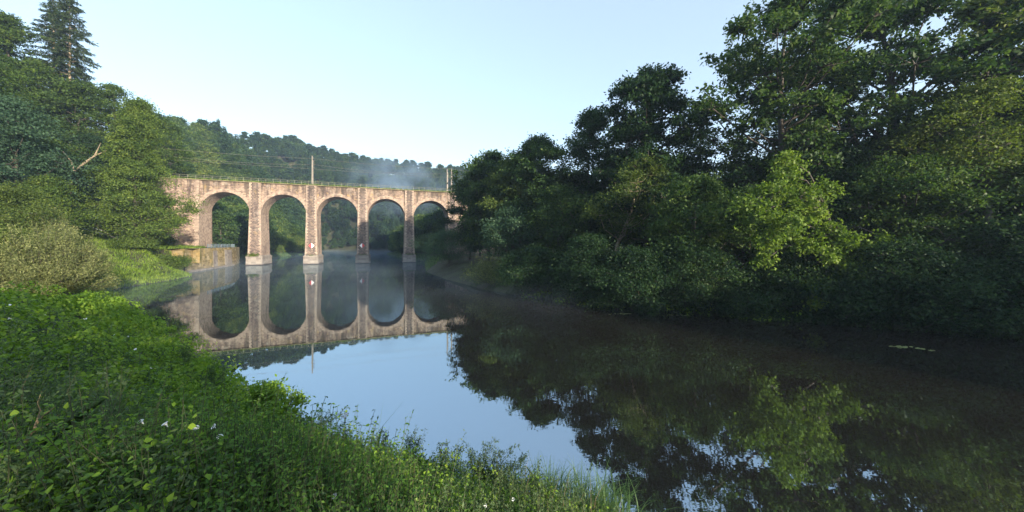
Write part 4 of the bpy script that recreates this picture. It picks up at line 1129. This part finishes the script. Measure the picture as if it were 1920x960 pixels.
o = link('umbel_stalk', np_mesh('umbel_stalk', wd.p, M['seed'])); o.location = (x, y, g); tag(o, 'dry brown umbel stalk standing alone against the bright water', 'plant')
def sedge(px, d, hgt, lab, seed, n=260, R_=.5):
    global rng
    rng = np.random.default_rng(seed); x, y = at(px, d); xs = rng.normal(0, R_, n); ys = rng.normal(0, R_ * .6, n)
    P = []; F = []
    for i in range(n):
        a = rng.normal(.2, 1.1); l = hgt * rng.uniform(.6, 1.2); t = np.linspace(0, 1, 6); out = l * rng.uniform(.2, .95)
        cx = np.cos(a) * out * t ** 1.7; cy = np.sin(a) * out * t ** 1.7; cz = l * (t * 1.05 - .75 * (out / l) * t ** 2.6)
        wv = .012 * (1 - t * .92); nx_, ny_ = -math.sin(a), math.cos(a)
        A = np.stack([xs[i] + cx + nx_ * wv, ys[i] + cy + ny_ * wv, cz], 1); B = np.stack([xs[i] + cx - nx_ * wv, ys[i] + cy - ny_ * wv, cz], 1)
        b = i * 12; P.append(np.concatenate([A, B])); F += [[b + k, b + k + 1, b + 7 + k, b + 6 + k] for k in range(5)]
    o = link('sedge_tuft', np_mesh('sedge_tuft', [(np.concatenate(P), np.array(F), 0)], M['sedge'])); o.location = (x, y, max(0, gz1(x, y)) - .05); tag(o, lab, 'plant', 'sedge tufts at the tip of the near bank')
sedge(1112, 7.9, 1.15, 'arching sedge tuft at the right tip of the near bank', 5, 460, .42)
sedge(1020, 8.3, 1.05, 'smaller upright sedge tuft left of the arching one', 6, 260, .4)
wd, lv = broadleaf(95, 8.5, 3.2, zb=.1, nl=20, ncl=22, nlv=16, L=.26, tr=.14, twigs=2)  # two unseen trees added behind the camera to shade the bottom left weeds
plant_tree('shade_tree', 'tree', 'small airy tree added unseen behind the viewer to shade the weeds', wd, lv, M['dark'], M['bark'], (7.7, -10.4, gz1(7.7, -10.4)))
wd, lv = broadleaf(96, 10, 3.0, zb=.2, nl=16, ncl=20, nlv=14, L=.28, tr=.16, twigs=2)
plant_tree('shade_tree', 'tree', 'taller thin tree added unseen behind the viewer for shade', wd, lv, M['dark'], M['bark'], (5.0, -13.5, gz1(5.0, -13.5)))
def dead_branch():
    wd = Wood(); d = 2.75
    P = [at(-10, d, 905), at(22, d, 868), at(32, d, 850), at(52, d, 825), at(66, d, 800), at(76, d, 770)]
    wd.add(np.array(P), .018, .006, 7)
    wd.add(np.array([at(35, d, 846), at(36, d, 832), at(33, d, 826)]), .011, .006, 6)
    wd.add(np.array([at(66, d, 800), at(80, d, 780), at(104, d, 762)]), .005, .003, 4); wd.add(np.array([at(60, d, 812), at(90, d, 795), at(120, d, 770)]), .004, .002, 4)
    wd.add(np.array([at(76, d, 770), at(70, d, 755), at(78, d, 735)]), .004, .002, 4)
    o = link('dead_branch', np_mesh('dead_branch', wd.p, M['deadwood'])); tag(o, 'forked pale dead branch standing in the weeds at the bottom left', 'branch')
dead_branch()

# white bindweed trumpets
def flower_mesh():
    V_, F_ = [], []; n = 10
    rings = [(.004, -.045), (.008, -.02), (.018, .0), (.030, .012), (.034, .010)]
    for r_, z_ in rings:
        for k in range(n): V_.append((r_ * math.cos(k * 6.283 / n), r_ * math.sin(k * 6.283 / n), z_))
    for i in range(4):
        for k in range(n): F_.append([i * n + k, i * n + (k + 1) % n, (i + 1) * n + (k + 1) % n, (i + 1) * n + k])
    return np_mesh('bindweed_flower', [(np.array(V_), np.array(F_), 0)], M['petal'])
fm = flower_mesh()
rng = np.random.default_rng(8)
for px, py, d in ((910, 948, 6.0), (962, 936, 6.6), (690, 958, 5.4), (628, 930, 5.8), (688, 853, 8.2), (400, 800, 7.6), (412, 820, 7.2), (265, 790, 6.4), (310, 795, 7.4), (254, 655, 14), (282, 690, 12.4), (240, 631, 16),
                  (160, 598, 21), (18, 572, 15), (17, 597, 13.5), (84, 590, 17), (215, 628, 16), (368, 803, 7.6)):
    # the flower sits on top of the cover along this line of sight
    for d in np.linspace(2.5, 24, 260):
        p = at(px, d, py)
        if gz1(p[0], p[1]) + .72 > p[2]: break
    sc = .62 * max(1, d / 6)
    o = link('bindweed_flower', fm, None, tuple(p)); o.rotation_euler = (rng.uniform(.3, 1.2), rng.uniform(-.6, .6), rng.uniform(-.8, .8)); o.scale = (sc, sc, sc)
    tag(o, 'small white trumpet flower open among the green leaves of the near bank', 'flower', 'white flowers on the near bank')

# lily pads and a stick in the water
def lilies(px, py, n, sx, label, seed):
    rng = np.random.default_rng(seed); d = FPX * CAMZ / (py - HOR); x, y = at(px, d); V_, F_ = [], []; b = 0
    for i in range(n):
        cx = rng.normal(0, sx); cy = rng.normal(0, .13); r_ = rng.uniform(.06, .12); a0 = rng.uniform(0, 6.28); m_ = 12
        ring = [(cx + .02 * math.cos(a0), cy + .02 * math.sin(a0), .02)] + [(cx + r_ * math.cos(a0 + .25 + k * 5.8 / (m_ - 1)), cy + r_ * math.sin(a0 + .25 + k * 5.8 / (m_ - 1)), .012 + .012 * math.sin(k * 1.7 + i)) for k in range(m_)]
        V_ += ring; F_ += [[b, b + k, b + k + 1] for k in range(1, m_)]; b += m_ + 1
    o = link('lily_pad_patch', np_mesh('lily_pad_patch', [(np.array(V_), np.array(F_), 0)], M['lily'])); o.location = (x, y, 0); tag(o, label, 'lily pads', 'lily pad patches on the river')
lilies(1172, 588.5, 26, .55, 'lily pad patch floating left of the stick below the dark trees', 1)
lilies(1692, 651, 20, .24, 'left part of the lily pad patch floating nearest the right edge', 2)
lilies(1728, 654, 14, .14, 'right part of the lily pad patch floating nearest the right edge', 3)
lilies(1275, 591, 12, .45, 'faint dark lily pad patch right of the stick', 4)
d = FPX * CAMZ / (577 - HOR); wd = Wood(); wd.add(np.array([at(1210, d, 579), at(1216, d, 572), at(1222, d, 566)]), .035, .02, 5); wd.add(np.array([at(1212, d, 576), at(1220, d, 577)]), .02, .012, 4)
o = link('water_stick', np_mesh('water_stick', wd.p, M['deadwood'])); tag(o, 'short pale stick poking out of the river by the right bank', 'stick')
# bare twig spray hanging at the right edge
rng = np.random.default_rng(12); wd = Wood(); c = at(1815, 25.5, 560)
for i in range(60):
    a = norm(rng.normal(size=3) * (1, .6, 1) + (0, 0, -.6)); l = rng.uniform(.5, 1.5); m_ = c + a * l * .5 + rng.normal(0, .1, 3); e = c + a * l + rng.normal(0, .15, 3)
    wd.add(np.stack([c, m_, e]), .016, .006, 3)
    for k in range(3): q_ = m_ * .5 + e * .5; wd.add(np.stack([q_, q_ + rng.normal(0, .2, 3)]), .008, .004, 3)
wd.add(np.stack([c, c + (.1, .3, 1.4), c + (.2, 1.5, 2.8)]), .04, .05, 5)
o = link('bare_twigs', np_mesh('bare_twigs', wd.p, M['deadwood'])); tag(o, 'grey spray of bare twigs hanging above the water near the right edge', 'branch')

# ------------------------------------------------------------------ air and mist
def vol_box(name, lo, hi, dens, color=(.52, .70, 1.0), label=None, nz=None):
    mb = MB(); x0, y0, z0 = lo; x1, y1, z1 = hi; mb.box(x0, x1, y0, y1, z0, z1)
    m = bpy.data.materials.new(name); m.use_nodes = True; nt = m.node_tree; nt.nodes.remove(nt.nodes['Principled BSDF'])
    v = N(nt, 'ShaderNodeVolumePrincipled'); v.inputs['Color'].default_value = (*color, 1); v.inputs['Density'].default_value = dens; v.inputs['Anisotropy'].default_value = 0.1
    nt.links.new(v.outputs[0], nt.nodes['Material Output'].inputs['Volume'])
    if nz: nz(nt, v, dens)
    o = mb.build(name, m); tag(o, label, None, None, 'stuff'); return o
vol_box('haze', (-900, -150, -4), (700, 900, 190), .0003, label='thin blue morning haze over the valley')

def soft_noise(scale, lo, hi, stretch=(1, 1, 1), edge=None, drop=None):
    """wispy density: noise times a fade to nothing towards the sides of the box"""
    def f(nt, v, dens):
        tc = N(nt, 'ShaderNodeTexCoord'); mp = N(nt, 'ShaderNodeMapping'); mp.inputs['Scale'].default_value = stretch
        nt.links.new(tc.outputs['Object'], mp.inputs['Vector'])
        n = noise(nt, scale, 4, vec=mp.outputs[0], rough=.55)
        mr = N(nt, 'ShaderNodeMapRange'); nt.links.new(n.outputs['Fac'], mr.inputs['Value']); mr.inputs['From Min'].default_value = lo; mr.inputs['From Max'].default_value = hi
        out = mr.outputs[0]
        ge = tc.outputs['Generated']
        if edge == 'ball':
            sb = N(nt, 'ShaderNodeVectorMath', operation='DISTANCE'); nt.links.new(ge, sb.inputs[0]); sb.inputs[1].default_value = (.5, .5, .42)
            m2 = N(nt, 'ShaderNodeMapRange', interpolation_type='SMOOTHSTEP'); nt.links.new(sb.outputs['Value'], m2.inputs['Value'])
            m2.inputs['From Min'].default_value = .48; m2.inputs['From Max'].default_value = .05
        else:
            sx = N(nt, 'ShaderNodeSeparateXYZ'); nt.links.new(ge, sx.inputs[0])
            m2 = N(nt, 'ShaderNodeMapRange', interpolation_type='SMOOTHSTEP'); nt.links.new(sx.outputs['Z'], m2.inputs['Value'])
            m2.inputs['From Min'].default_value = 1.0; m2.inputs['From Max'].default_value = .05
        a = N(nt, 'ShaderNodeMath', operation='MULTIPLY'); nt.links.new(out, a.inputs[0]); nt.links.new(m2.outputs[0], a.inputs[1])
        b = N(nt, 'ShaderNodeMath', operation='MULTIPLY'); nt.links.new(a.outputs[0], b.inputs[0]); b.inputs[1].default_value = dens
        nt.links.new(b.outputs[0], v.inputs['Density'])
    return f
p = at(742, 235, 336)
vol_box('mist_plume', p - np.array([46, 28, 27]), p + np.array([46, 28, 27]), .062, (.52, .73, 1), 'plume of blue morning mist rising behind the viaduct', soft_noise(.07, .42, .70, edge='ball'))
vol_box('river_mist', (-190, 30, .03), (16, 300, 3.2), .010, (.62, .80, 1), 'thin wisps of mist drifting over the river', soft_noise(.09, .42, .72, (1, 1, .8)))
